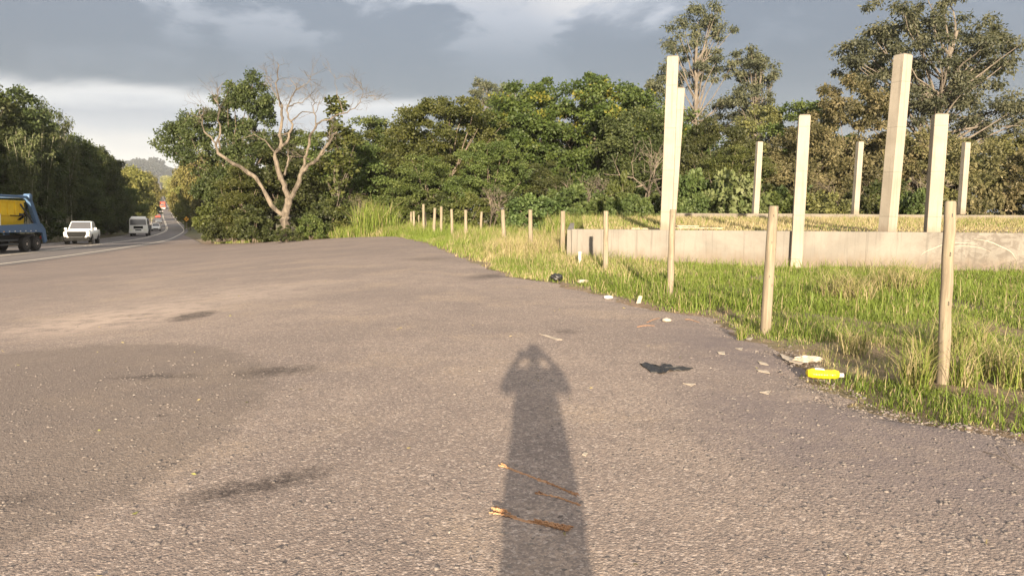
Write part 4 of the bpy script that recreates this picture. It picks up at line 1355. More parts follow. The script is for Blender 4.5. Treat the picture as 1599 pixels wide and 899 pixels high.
# ------------------------------------------------------------------ the wood along the left of the highway
LG = 'trees of the wood left of the highway'
def LT(key, lab, px, d, top, ws=1.0, rot=0.0, name='forest_tree', group=LG):
    return tree_px(key, name, lab, 'tree', px, d, top, ws, rot, group)
for q, a in enumerate((('dense_a', 'dark forest tree at the left edge, behind the skip truck\'s cab', -45, 66, 112, 0.9, 'forest_tree'), ('dense_b', 'dark forest tree above the yellow skip', 8, 70, 124, 0.9, 'forest_tree'), ('bamboo_a', 'tall bamboo with thin pale stems behind the skip truck', 46, 77, 143, 0.8, 'bamboo_clump'),
                       ('dense_b', 'dark forest tree between the two tall bamboos', 70, 90, 190, 0.9, 'forest_tree'), ('bamboo_a', 'tall bamboo with sunlit tips above the white pickup', 90, 86, 148, 0.72, 'bamboo_clump'), ('dense_a', 'dark forest tree right of the sunlit bamboo tips', 116, 95, 208, 0.85, 'forest_tree'),
                       ('bamboo_b', 'bamboo leaning out between the pickup and the white truck', 132, 100, 206, 0.75, 'bamboo_clump'), ('dense_b', 'dark forest tree left of the white truck', 146, 107, 222, 0.85, 'forest_tree'), ('dense_a', 'dark forest tree above the white truck', 164, 122, 236, 0.8, 'forest_tree'),
                       ('bamboo_b', 'last tall bamboo of the dark wood, its top in sun', 174, 132, 230, 0.85, 'bamboo_clump'))):
    LT(a[0], a[1], a[2], a[3], a[4], a[5], q * 1.1, a[6])
# its lower edge and second row
EDGE = 'bushes along the foot of the dark wood'
for q, d in enumerate(np.arange(56, 150, 7.2)):
    x = float(ROADX(d, -1.8)) - 5.2 - 1.2 * (q % 2)
    plant_tree(('shrub_dark', 'shrub_mid')[q % 2], 'shrub', 'low bush at the foot of the dark wood, number %s from the skip truck' % ('one two three four five six seven eight nine ten eleven twelve thirteen fourteen fifteen'.split()[q]), 'shrub', x, float(d), 3.2 + 0.8 * (q % 3), 1.5, q * 1.3, EDGE)
for q, (px, d, top) in enumerate(((40, 64, 190), (62, 70, 180), (84, 75, 185), (104, 82, 205))):
    LT('bamboo_b', ('slim bamboo right behind the skip truck\'s arm', 'slim bamboo between the skip truck and the pickup', 'slim pale stemmed bamboo above the pickup', 'slim pale stemmed bamboo right of the pickup')[q], px, d, top, 0.9, q * 1.7, 'bamboo_clump')
for q, (key, px, d, top, ws) in enumerate((('dense_b', -60, 62, 235, 1.4), ('dense_a', 22, 72, 235, 1.3), ('dense_b', 66, 82, 245, 1.3), ('dense_a', 102, 90, 258, 1.25), ('dense_b', 128, 99, 268, 1.25), ('dense_a', 152, 112, 278, 1.2), ('dense_b', 172, 127, 286, 1.2), ('mid_a', 184, 142, 285, 1.1))):
    LT(key, ('lowest dark undergrowth tree at the left frame edge', 'undergrowth tree right behind the yellow skip', 'undergrowth tree just right of the skip truck', 'undergrowth tree directly above the white pickup', 'undergrowth tree right of the white pickup', 'undergrowth tree left of the white truck',
             'undergrowth tree directly above the white truck', 'greenish undergrowth tree right of the white truck')[q], px, d, top, ws, q * 2.3, 'undergrowth_tree')
for q, (px, d, top, key) in enumerate(((-30, 92, 150, 'dense_a'), (30, 100, 172, 'dense_b'), (60, 118, 195, 'dense_a'), (100, 128, 220, 'dense_b'))):
    LT(key, ('second row tree above the front of the skip truck', 'second row tree above the yellow skip', 'second row tree behind the first tall bamboo', 'second row tree behind the sunlit bamboo tips')[q], px, d, top, 1.1, q * 1.7, group='second row of the dark wood')
# the wood goes on past the left edge: unseen trees, there to shade it
for q in range(15):
    y = -26 + q * 5.6
    x = float(ROADX(y, -1.8)) - 13.5 - 3.2 * (q % 3)
    plant_tree(('dense_a', 'bamboo_a', 'dense_b')[q % 3], 'forest_tree', 'unseen forest tree past the left edge of the frame, shading the visible wood', 'tree', x, y, 13.2 + 1.5 * (q % 2), 0.95, q * 1.9, 'unseen shading trees past the left edge of the frame')
for q in range(14):
    y = -30 + q * 8.5
    x = float(ROADX(y, -1.8)) - 30 - 4 * (q % 2)
    plant_tree(('dense_b', 'dense_a')[q % 2], 'forest_tree', 'unseen tree in the back of the wood, past the left edge, shading the visible part', 'tree', x, y, 13.5, 1.2, q * 1.3, 'unseen shading trees past the left edge of the frame')

# sunlit trees along the far highway
FG = 'sunlit trees along the far highway'
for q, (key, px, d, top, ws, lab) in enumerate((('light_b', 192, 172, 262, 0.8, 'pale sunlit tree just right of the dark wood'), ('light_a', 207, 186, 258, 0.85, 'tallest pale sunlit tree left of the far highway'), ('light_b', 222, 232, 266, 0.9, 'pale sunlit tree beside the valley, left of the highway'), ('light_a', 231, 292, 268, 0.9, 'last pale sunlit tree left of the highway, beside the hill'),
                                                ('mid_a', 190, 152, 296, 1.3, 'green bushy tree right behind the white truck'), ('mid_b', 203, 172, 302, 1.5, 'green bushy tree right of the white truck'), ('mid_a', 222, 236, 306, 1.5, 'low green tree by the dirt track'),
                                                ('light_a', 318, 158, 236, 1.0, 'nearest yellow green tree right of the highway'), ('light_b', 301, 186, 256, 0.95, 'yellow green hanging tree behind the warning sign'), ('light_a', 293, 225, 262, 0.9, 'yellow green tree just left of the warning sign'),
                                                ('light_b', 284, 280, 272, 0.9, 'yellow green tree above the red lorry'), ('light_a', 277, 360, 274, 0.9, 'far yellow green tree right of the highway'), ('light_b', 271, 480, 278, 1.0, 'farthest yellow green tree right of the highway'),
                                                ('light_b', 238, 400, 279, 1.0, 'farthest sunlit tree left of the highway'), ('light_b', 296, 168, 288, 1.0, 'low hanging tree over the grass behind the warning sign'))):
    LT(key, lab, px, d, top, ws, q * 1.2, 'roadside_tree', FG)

# far-off wood along the highway and on the hill
r = np.random.default_rng(77)
cen, rad = [], []
for y in np.arange(430, 1320, 13):
    for s in (-1, 1):
        for e in range(3):
            off = (-9 - e * 7 - 3 * r.random()) if s < 0 else (13 + e * 7 + 3 * r.random())
            x = float(ROADX(y, off)); h = 6 + 5 * r.random()
            for c in range(4):
                cen.append((x + 2 * r.normal(), y + 4 * r.normal(), float(G(x, y)) + h * (0.25 + 0.6 * r.random()))); rad.append(2.6)
V, F, T = clump_leaves(r, np.array(cen), np.array(rad), 22, 2.2, 0.8, 0.3, 0.4, 0.3)
link('distant_wood', mesh_np('distant_wood', V, F, M['light'], T), kind='stuff')
cen, rad = [], []
for q in range(1500):
    px = r.uniform(120, 330); d = r.uniform(2150, 2720)
    p = at(px, 300, d); z = float(hill_z(np.array(p[0]), np.array(p[1])))
    h = 9 + 7 * r.random() + (14 if (236 < px < 256 and d > 2450) else 0)
    for c in range(2):
        cen.append((p[0] + 3 * r.normal(), p[1], z + h * (0.3 + 0.6 * c))); rad.append(5.5 if c == 0 else 3.6)
V, F, T = clump_leaves(r, np.array(cen), np.array(rad), 14, 6.5, 1.0, 0.2, 0.45, 0.3)
link('hill_wood', mesh_np('hill_wood', V, F, M['hillwood'], T), kind='stuff')


# ------------------------------------------------------------------ grass
def blades(P, H, W, lean, tint, r, two=True, name='grass', mat='grassmix'):
    n = len(P)
    a = r.uniform(0, 2 * math.pi, n)
    d = np.stack([np.cos(a), np.sin(a), np.zeros(n)], 1)
    s = np.stack([-np.sin(a), np.cos(a), np.zeros(n)], 1)
    # blades show their width to all sides
    s = unit(s + 0.6 * r.normal(size=(n, 3)) * (1, 1, 0))
    H = H[:, None]; W = W[:, None]; lean = lean[:, None]
    up = np.array([0, 0, 1.0])
    m = P + up * H * 0.55 + d * H * lean * 0.30
    t = P + up * H * (1 - 0.25 * lean) + d * H * lean
    V = np.stack([P - s * W, P + s * W, m + s * W * 0.75, m - s * W * 0.75, t], 1).reshape(-1, 3)
    o = np.arange(n)[:, None] * 5
    F = np.concatenate([o + [0, 1, 2], o + [0, 2, 3], o + [3, 2, 4]], 0)
    return mesh_np(name, V, F, M[mat], np.repeat(tint, 5))


def vnoise(x, y, s, seed=0):
    q = np.random.default_rng(seed)
    out = np.zeros_like(x)
    for o in range(4):
        ph = q.uniform(0, 6.28, 3); an = q.uniform(0, 6.28, 2)
        f = (1.7 ** o) / s
        out += (np.sin((x * math.cos(an[0]) + y * math.sin(an[0])) * f + ph[0]) * np.sin((x * math.cos(an[1]) + y * math.sin(an[1])) * f * 1.13 + ph[1])) / (1.35 ** o)
    return out / 2.0


r = np.random.default_rng(31)


def sample(n, x0, x1, y0, y1, tuft=0.10, per=7):
    c = max(1, n // per)
    x = r.uniform(x0, x1, c); y = r.uniform(y0, y1, c)
    x = np.repeat(x, per) + r.normal(size=c * per) * tuft; y = np.repeat(y, per) + r.normal(size=c * per) * tuft
    return x, y


def wall_side(x, y): return (x - WA[0]) * wn[0] + (y - WA[1]) * wn[1]     # > 0 behind the front wall


dirt_c = gp(1395, 562)
def grass_patch(n, x0, x1, y0, y1, hf, wf, tf, keep, tuft=0.10, per=7, zf=None, name='grass'):
    x, y = sample(n, x0, x1, y0, y1, tuft, per)
    k_ = keep(x, y)
    x, y = x[k_], y[k_]
    z = G(x, y) - 0.03 if zf is None else zf(x, y)
    P = np.stack([x, y, z], 1)
    u = r.random(len(x))
    return link(name, blades(P, hf(x, y, u), wf(x, y), 0.15 + 0.55 * r.random(len(x)), np.clip(tf(x, y, r.random(len(x))), 0, 1), r, name=name), kind='stuff')


def near_keep(x, y):
    e = x - XR(y) - 0.10 * vnoise(x, y, 0.25, 3)
    fade = smooth((e + 0.05) / 0.45)
    v = vnoise(x, y, 0.9, 5)
    dirt = ((x - dirt_c[0]) / 1.15) ** 2 + ((y - dirt_c[1]) / 1.15) ** 2 + 0.5 * vnoise(x, y, 0.3, 8)
    dirt2 = ((x - dirt_c[0] - 1.2) / 1.3) ** 2 + ((y - dirt_c[1] + 0.45) / 0.55) ** 2 + 0.5 * vnoise(x, y, 0.3, 9)
    p = fade * np.clip(0.74 + 0.85 * v, 0.10, 1) * np.where(dirt < 1, 0.05, 1.0) * np.where(dirt2 < 1, 0.10, 1.0)
    return (r.random(len(x)) < p) & (wall_side(x, y) < -0.05) & (x < 3 + y * 0.80)


def tint_near(x, y, u):
    v = vnoise(x, y, 1.1, 15)
    dry = vnoise(x, y, 0.7, 17) + 0.25 * (wall_side(x, y) > -3.0) * (x > 5.2)
    edge = np.exp(-np.maximum(x - XR(y), 0) / 0.22)
    t = 0.30 + 0.20 * v + 0.34 * (u - 0.5)
    t = np.where(u > 0.90 - 0.30 * np.clip(dry, 0, 1) - 0.25 * edge, 0.72 + 0.28 * r.random(len(x)), t)
    return t


grass_patch(190000, 0.4, 13.5, 4.6, 12.0, lambda x, y, u: (0.04 + 0.115 * u + (u > 0.97) * 0.20) * (0.8 + 0.5 * np.clip(vnoise(x, y, 0.8, 21), -.5, 1)) * (0.55 + 0.45 * smooth((x - XR(y)) / 0.5)), lambda x, y: 0.0027 + 0.0026 * r.random(len(x)), tint_near, near_keep, 0.07, 9)
grass_patch(260000, -0.6, 18.0, 12.0, 24.0, lambda x, y, u: (0.06 + 0.17 * u + (u > 0.965) * 0.26) * (0.8 + 0.55 * np.clip(vnoise(x, y, 0.9, 22), -.5, 1)) * (0.5 + 0.5 * smooth((x - XR(y)) / 0.7)), lambda x, y: 0.0042 + 0.0034 * r.random(len(x)), tint_near, near_keep, 0.10, 9)


def fence_keep(x, y):
    e = x - XR(y)
    return (r.random(len(x)) < smooth((e + 0.15) / 0.7) * (0.7 + 0.4 * vnoise(x, y, 1.2, 41))) & (((wall_side(x, y) < -0.05) & (y < 24)) | (x < WA[0] + (y - WA[1]) * 0.085 - 0.05)) & (x > -5.5 - np.maximum(y - 36, 0) * 0.7)


def tint_fence(x, y, u):
    dry = 0.45 + 0.75 * vnoise(x, y, 1.6, 43) + 0.35 * (x > -1.0) - 0.6 * (x < -3.0)
    return np.where(u < dry, 0.66 + 0.34 * r.random(len(x)), 0.22 + 0.32 * r.random(len(x)))
grass_patch(150000, -9, 4.5, 17.5, 53.0, lambda x, y, u: (0.28 + 0.62 * u) * (0.42 + 0.58 * smooth((y - 22.5) / 3.0)) * (0.35 + 0.65 * smooth((x - XR(y)) / 2.2)) * (0.85 + 0.5 * np.clip(vnoise(x, y, 1.0, 44), -.5, 1)), lambda x, y: 0.008 + 0.006 * r.random(len(x)), tint_fence, fence_keep, 0.16, 9)
# verge at the far edge of the lot
grass_patch(120000, -30, -3, 44.0, 60, lambda x, y, u: (0.25 + 0.75 * u) * (0.25 + 0.75 * smooth((x - XR(y) + (y - 46) * 0.5) / 3.2)) * (0.9 + 0.5 * np.clip(vnoise(x, y, 1.4, 54), -.5, 1)) * (0.35 + 0.65 * smooth((x + 22) / 12)), lambda x, y: 0.010 + 0.008 * r.random(len(x)),
            lambda x, y, u: np.where(u < 0.16 + 0.5 * (vnoise(x, y, 0.9, 57) > 0.55) + 0.5 * np.exp(-np.maximum(x - XR(y), 0) / 0.5), 0.66 + 0.34 * r.random(len(x)), 0.24 + 0.34 * r.random(len(x))), lambda x, y: (x - XR(y) > 0.1 + 0.25 * r.random(len(x))) & (r.random(len(x)) < 0.8), 0.16, 9)
# dry grass on the platform and behind it
def plat_z(x, y): return FILL + 0.018 * wall_side(x, y)
grass_patch(90000, 2.0, 27, 20, 37.0, lambda x, y, u: (0.12 + 0.30 * u) * (0.35 + 0.65 * smooth((y - 26) / 8)) * (1 - 0.5 * smooth((y - 34) / 2)), lambda x, y: 0.008 + 0.006 * r.random(len(x)),
            lambda x, y, u: np.where(u < 0.88 + 0.25 * vnoise(x, y, 1.5, 61) - 0.3 * (x < 6), 0.70 + 0.36 * r.random(len(x)), 0.25 + 0.3 * r.random(len(x))),
            lambda x, y: (wall_side(x, y) > 0.6) & (x > WA[0] + 0.4 + (y - WA[1]) * 0.09) & (r.random(len(x)) < 0.25 + 0.75 * smooth((y - 24) / 8)), 0.18, 9, plat_z)
grass_patch(60000, 2.0, 36, 37.4, 50.0, lambda x, y, u: (0.9 + 0.9 * u), lambda x, y: 0.012 + 0.008 * r.random(len(x)),
            lambda x, y, u: np.where(u < 0.42, 0.64 + 0.36 * r.random(len(x)), 0.15 + 0.35 * r.random(len(x))), lambda x, y: r.random(len(x)) < 0.8, 0.25, 9)


# short dead grass over the bare dirt by the nearest post
def dirt_keep(x, y):
    d1 = ((x - dirt_c[0]) / 1.3) ** 2 + ((y - dirt_c[1]) / 1.3) ** 2
    d2 = ((x - dirt_c[0] - 1.2) / 1.6) ** 2 + ((y - dirt_c[1] + 0.45) / 0.8) ** 2
    return ((d1 < 1) | (d2 < 1)) & (x > XR(y) + 0.2) & (r.random(len(x)) < 0.5 + 0.5 * vnoise(x, y, 0.3, 71))
grass_patch(9000, 2.6, 7.5, 5.5, 9.5, lambda x, y, u: 0.03 + 0.16 * u ** 2, lambda x, y: 0.0022 + 0.0015 * r.random(len(x)), lambda x, y, u: np.where(u < 0.82, 0.74 + 0.26 * r.random(len(x)), 0.3 + 0.2 * r.random(len(x))), dirt_keep, 0.06, 9, name='dead_grass')


# single grass plants that can be told apart
def tussock(lab, px, py, n, h, w, dry, Y=None, top=None, rad=0.12, lean0=0.2):
    a = gp(px, py) if Y is None else at(px, py, Y)
    z = float(G(a[0], a[1])); 
    if top is not None: h = at(px, top, a[1])[2] - z
    an = r.uniform(0, 6.28, n); rr = rad * np.sqrt(r.random(n))
    P = np.stack([np.cos(an) * rr, np.sin(an) * rr, np.zeros(n) - 0.02], 1)
    t = np.where(r.random(n) < dry, 0.66 + 0.34 * r.random(n), 0.2 + 0.4 * r.random(n))
    o = link('grass_tussock', blades(P, h * (0.45 + 0.55 * r.random(n)), w * (0.7 + 0.6 * r.random(n)), lean0 + 0.7 * r.random(n), t, r, name='grass_tussock'))
    o.location = (a[0], a[1], z)
    tag(o, lab, 'grass tuft', 'separate grass tufts')
    return o
tussock('dried out tussock with pale dead base right of the nearest fence post', 1428, 606, 260, 0.55, 0.004, 0.55)
tussock('tall wispy tuft against the left side of the nearest fence post', 1443, 590, 180, 0.75, 0.004, 0.7, rad=0.1)
tussock('lone upright green tuft at the gravel edge before the second fence post', 1158, 528, 90, 0.30, 0.004, 0.25, rad=0.06)
tussock('dry straw coloured tuft by the wall between the second post and the nearest', 1320, 470, 420, 0.8, 0.006, 0.95, rad=0.45, lean0=0.4)
tussock('second dry straw tuft by the wall, right of the first', 1400, 455, 420, 0.85, 0.006, 0.9, rad=0.5, lean0=0.4)
tussock('tall wispy tuft right of the dried out tussock', 1500, 600, 160, 0.55, 0.004, 0.5, rad=0.14)
tussock('wispy tuft near the right edge, behind the bare dirt', 1545, 588, 200, 0.6, 0.004, 0.6, rad=0.18)
tussock('wispy tuft cut by the right edge of the frame', 1590, 600, 200, 0.6, 0.004, 0.45, rad=0.18)
tussock('green and straw tuft behind the nearest fence post', 1505, 545, 260, 0.55, 0.005, 0.5, rad=0.25)
tussock('brown dry tuft beside the bare dirt', 1330, 548, 160, 0.42, 0.004, 0.85, rad=0.16, lean0=0.3)
tussock('tall bright grass clump with dry stalks right of the dead tree', 588, 370, 900, 2.6, 0.02, 0.15, Y=50.5, top=303, rad=1.5, lean0=0.1)
tussock('dry reed stalks standing up out of the tall bright grass clump', 592, 370, 60, 3.2, 0.02, 1.0, Y=50.8, top=287, rad=1.2, lean0=0.1)
tussock('bright tall reeds left of the bright green bushes', 835, 370, 260, 2.6, 0.03, 0.05, Y=46.5, top=292, rad=0.5, lean0=0.05)


# ------------------------------------------------------------------ vehicles (own axes: +y is the front)
def lane_pose(d, off=0.0):
    x = float(ROADX(d, off)); s = float(SL(d))
    z = float(ZR(d)) + 0.024
    slope = float(ZR(d + 2) - ZR(d - 2)) / 4
    return (x, d, z), s, slope


def vehicle(name, label, cat, d, off=0.0, toward=True, group=None):
    loc, s, slope = lane_pose(d, off)
    h = math.atan2(-s, 1.0)                      # heading of travel away from the camera
    o = thing(name, label, cat, loc, 0, group)
    pit = math.atan(slope)
    o.rotation_euler = Euler((pit, 0, h)) if not toward else Euler((-pit, 0, h + math.pi))
    return o


def wheel(parent, x, y, rad, w, rimr=0.62):
    mb = MB()
    sgn = 1 if x > 0 else -1
    mb.lathe([(rad * 0.60, -w / 2), (rad * 0.93, -w / 2), (rad, -w / 2 + 0.04), (rad, w / 2 - 0.04), (rad * 0.93, w / 2), (rad * 0.60, w / 2)], 22, 'X', (x, y, rad))
    t = mb.obj('wheel', M['rubber'], parent, True)
    mb = MB()
    mb.lathe([(rad * rimr, sgn * w * 0.30), (rad * rimr, sgn * (w / 2 + 0.004)), (rad * rimr * 0.85, sgn * (w / 2 - 0.02)), (rad * 0.2, sgn * (w / 2 - 0.05)), (rad * 0.18, sgn * (w / 2 + 0.01))], 20, 'X', (x, y, rad))
    mb.obj('rim', M['rim'], t, True)
    return t


def frustum(mb, y0, y1, w0, z0, y0t, y1t, w1, z1):
    """y0 rear, y1 front at the bottom; t at the top; w half widths"""
    mb.add([(-w0, y0, z0), (w0, y0, z0), (w0, y1, z0), (-w0, y1, z0), (-w1, y0t, z1), (w1, y0t, z1), (w1, y1t, z1), (-w1, y1t, z1)],
           [(0, 3, 2, 1), (4, 5, 6, 7), (0, 1, 5, 4), (1, 2, 6, 5), (2, 3, 7, 6), (3, 0, 4, 7)])


def face_panel(q, u0, u1, v0, v1, off=0.012, th=0.02):
    """a thin panel set on a four cornered face q (bottom left, bottom right, top right, top left), just proud of it"""
    q = [Vector(p) for p in q]
    def P(u, v): return (q[0] * (1-u) + q[1] * u) * (1-v) + (q[3] * (1-u) + q[2] * u) * v
    n = (q[1] - q[0]).cross(q[3] - q[0]).normalized()
    c = [P(u0, v0), P(u1, v0), P(u1, v1), P(u0, v1)]
    mb = MB()
    mb.add([p + n * (off - th) for p in c] + [p + n * off for p in c], [(3, 2, 1, 0), (4, 5, 6, 7), (0, 1, 5, 4), (1, 2, 6, 5), (2, 3, 7, 6), (3, 0, 4, 7)])
    return mb


def loft_body(st):
    """st: rows of (y, zb, zs, zt, wb, ws, wt): bottom, shoulder and top heights with half widths"""
    mb = MB()
    V, F = [], []
    for y, zb, zs, zt, wb, ws, wt in st:
        V += [(-wb, y, zb), (wb, y, zb), (ws, y, zb + (zs - zb) * 0.45), (ws * 0.985, y, zs), (wt, y, zt), (-wt, y, zt), (-ws * 0.985, y, zs), (-ws, y, zb + (zs - zb) * 0.45)]
    for i in range(len(st) - 1):
        for j in range(8):
            k2 = (j + 1) % 8
            F.append((i*8 + j, i*8 + k2, i*8 + 8 + k2, i*8 + 8 + j))
    F.append(tuple(range(7, -1, -1))); F.append(tuple((len(st)-1)*8 + j for j in range(8)))
    return mb.add(V, F)


def arch(parent, x, y, rad, w=0.10):
    mb = MB()
    P = [(x, y + rad * math.cos(a), rad * 0.93 + rad * math.sin(a)) for a in np.linspace(-0.1, math.pi + 0.1, 12)]
    mb.tube(P, 0.05, 6); mb.obj('wheel_arch', M['black'], parent, True)


# white pickup coming towards the camera
pk = vehicle('pickup_truck', 'white pickup with black grille coming up behind the skip truck', 'pickup', 64.0, 0.3)
pk.rotation_euler.z += R(2.5)
pk.scale = (1.06, 1.06, 1.04)
loft_body([(2.62, .56, .88, 1.02, .66, .80, .72), (2.48, .48, .94, 1.08, .80, .91, .82), (2.1, .40, .98, 1.10, .86, .945, .86), (1.1, .38, 1.04, 1.17, .88, .955, .87), (.9, .38, 1.05, 1.18, .88, .955, .88), (-1.05, .38, 1.05, 1.17, .88, .955, .89),
           (-1.2, .40, 1.08, 1.18, .88, .955, .90), (-2.5, .48, 1.08, 1.18, .88, .945, .90), (-2.62, .52, 1.05, 1.16, .86, .92, .88)]).obj('body', M['white'], pk, True, 0.025)
mb = MB(); frustum(mb, -1.15, 1.02, .87, 1.15, -.84, .22, .73, 1.86); mb.obj('cab', M['white'], pk, True, 0.09)
B = [(-.87, 1.02, 1.15), (.87, 1.02, 1.15), (.73, .22, 1.86), (-.73, .22, 1.86)]
face_panel([B[1], B[0], B[3], B[2]], .05, .95, .10, .90).obj('windscreen', M['windscreen'], pk)
for s in (-1, 1):
    q = [(s * .87, -1.15, 1.15), (s * .87, 1.02, 1.15), (s * .73, .22, 1.86), (s * .73, -.84, 1.86)]
    if s < 0: q = [q[1], q[0], q[3], q[2]]
    a0, a1 = ((.06, .44), (.49, .90)) if s > 0 else ((.10, .51), (.56, .94))
    face_panel(q, a0[0], a0[1], .14, .86).obj('side_window', M['glass'], pk); face_panel(q, a1[0], a1[1], .14, .86).obj('side_window', M['glass'], pk)
    mb = MB(); mb.box((s * 1.05, .72, 1.24), (.20, .10, .17), None, .03); mb.obj('mirror', M['white'], pk)
    mb = MB(); mb.prism([(.64 * s, .97), (.88 * s, 1.00), (.90 * s, .84), (.66 * s, .80)], 1, 2.36, 2.62); mb.obj('headlight', M['lamp'], pk, bevel=.015)
    mb = MB(); mb.box((s * .70, 2.56, .58), (.24, .10, .14), None, .02); mb.obj('fog_lamp', M['black'], pk)
    for y in (1.62, -1.55):
        arch(pk, s * .90, y, .44); wheel(pk, s * .83, y, .41, .28)
    mb = MB(); mb.tube([(s * .64, -.75, 1.89), (s * .64, .15, 1.90)], .022, 6); mb.obj('roof_rail', M['black'], pk)
mb = MB(); mb.prism([(-.66, 1.03), (.66, 1.03), (.66, .80), (.56, .58), (-.56, .58), (-.66, .80)], 1, 2.40, 2.67); mb.obj('grille', M['black'], pk, bevel=.02)
mb = MB(); mb.box((0, 2.63, .575), (1.0, .12, .06), None, .03); mb.obj('front_bumper', M['chrome'], pk)
mb = MB(); mb.box((0, 2.50, .42), (1.84, .40, .28), None, .04); mb.obj('lower_bumper', M['black'], pk)
mb = MB(); mb.box((0, 2.67, .44), (.40, .02, .11)); mb.obj('number_plate', M['steel'], pk)
for z in (.70, .78, .86):
    mb = MB(); mb.box((0, 2.674, z), (.98, .012, .018)); mb.obj('grille_bar', M['black'], pk)


# blue skip truck, its cab cut by the left edge of the frame
st = vehicle('skip_truck', 'blue skip loader truck at the left edge carrying a yellow skip', 'truck', 46.2, 0.0)
st.rotation_euler.z -= R(7)
RX = 1.18
for s in (-1, 1):
    for y in (-1.45, -2.75): wheel(st, s * 1.02, y, .50, .34, .5)
    wheel(st, s * 1.06, 2.75, .50, .32, .5)
    # side board of the deck, lifting arm and stabiliser leg
    mb = MB(); mb.prism([(1.55, 1.28), (1.55, 1.72), (-2.6, 1.80), (-3.35, 1.80), (-3.80, 1.40), (-3.95, .62), (-3.62, .50), (-3.35, 1.22)], 0, s * 1.10, s * 1.24); mb.obj('side_board', M['blue'], st, bevel=.02)
    mb = MB()
    mb.prism([(-3.20, 1.70), (-2.72, 1.70), (-1.82, 3.42), (-1.86, 3.62), (-2.02, 3.66), (-2.16, 3.54)], 0, s * 1.02, s * 1.26)
    mb.obj('lifting_arm', M['blue'], st, bevel=.025)
    mb = MB(); mb.lathe([(.17, -.20), (.20, -.18), (.20, .18), (.17, .20)], 18, 'X', (s * 1.12, -1.98, 3.54)); mb.obj('arm_head', M['blue'], st, True)
    mb = MB(); mb.tube([(s * 1.12, -2.45, 1.85), (s * 1.12, -1.05, 3.05)], .055, 8); mb.obj('ram', M['steel'], st, True)
    for e in range(2):
        P = [(s * .98, -1.98 + .04 * e, 3.42), (s * 1.02, -2.06 - .10 * e, 3.0), (s * .98, -1.85 + .25 * e, 2.3), (s * .88, -1.35 + .2 * e, 2.05)]
        mb = MB(); mb.tube(P, .035, 6); mb.obj('chain', M['black'], st, True)
    mb = MB(); mb.box((s * 1.08, .55, .78), (.16, 2.2, .10), None, .02); mb.box((s * 1.08, .55, .52), (.16, 2.2, .10), None, .02); mb.obj('side_guard', M['steel'], st)
    for e in range(7):
        mb = MB(); mb.box((s * 1.245, 1.2 - e * .62, 1.34), (.012, .12, .06)); mb.obj('reflector', M['sign_white'] if e else M['sign_yellow'], st)
    mb = MB(); mb.box((s * 1.06, -2.1, 1.12), (.36, 2.9, .05), None, .02); mb.obj('mudguard', M['black'], st)
    mb = MB(); mb.box((s * .9, -3.98, .86), (.30, .06, .18), None, .02); mb.obj('tail_lamp', M['red'], st)
mb = MB(); mb.tube([(-1.12, -1.98, 3.54), (1.12, -1.98, 3.54)], .10, 10); mb.obj('cross_bar', M['blue'], st, True)
mb = MB()
for s in (-1, 1): mb.box((s * 1.12, .1, 3.52), (.16, 4.0, .16), None, .02)
mb.obj('top_bar', M['blue'], st)
mb = MB(); mb.box((0, -.3, .90), (.9, 7.2, .34), None, .03); mb.box((0, -1.0, 1.36), (2.18, 5.2, .16), None, .02); mb.obj('chassis', M['steel'], st)
mb = MB(); mb.box((0, 2.05, 2.45), (.2, .14, 2.3)); mb.box((1.12, 2.05, 2.45), (.14, .14, 2.3)); mb.box((-1.12, 2.05, 2.45), (.14, .14, 2.3)); mb.obj('front_post', M['blue'], st)
mb = MB(); frustum(mb, 2.25, 4.05, 1.22, .62, 2.25, 3.75, 1.12, 2.75); mb.obj('cab', M['cream'], st, True, .06)
q = [(-1.22, 4.05, .62), (1.22, 4.05, .62), (1.12, 3.75, 2.75), (-1.12, 3.75, 2.75)]
face_panel([q[1], q[0], q[3], q[2]], .06, .94, .50, .90).obj('windscreen', M['windscreen'], st)
face_panel([q[1], q[0], q[3], q[2]], .16, .84, .16, .40).obj('grille', M['black'], st)
for s in (-1, 1):
    q = [(s * 1.22, 2.25, .62), (s * 1.22, 4.05, .62), (s * 1.12, 3.75, 2.75), (s * 1.12, 2.25, 2.75)]
    if s < 0: q = [q[1], q[0], q[3], q[2]]
    face_panel(q, .30 if s > 0 else .12, .88 if s > 0 else .70, .52, .90).obj('side_window', M['glass'], st)
    mb = MB(); mb.box((s * .95, 4.05, .95), (.36, .08, .22), None, .03); mb.obj('headlight', M['lamp'], st)
    # white panel with a dark mark behind the cab
    mb = MB(); mb.box((s * 1.17, 1.75, 1.95), (.05, .75, .95), None, .01); pn = mb.obj('side_panel', M['sign_white'], st)
    mb = MB(); mb.box((s * 1.199, 1.66, 1.88), (.012, .10, .40)); mb.box((s * 1.199, 1.76, 2.03), (.012, .26, .10)); mb.box((s * 1.199, 1.78, 1.70), (.012, .22, .08)); mb.obj('panel_mark', M['black'], pn)
mb = MB(); mb.box((0, 4.08, .58), (2.4, .20, .30), None, .04); mb.obj('front_bumper', M['black'], st)

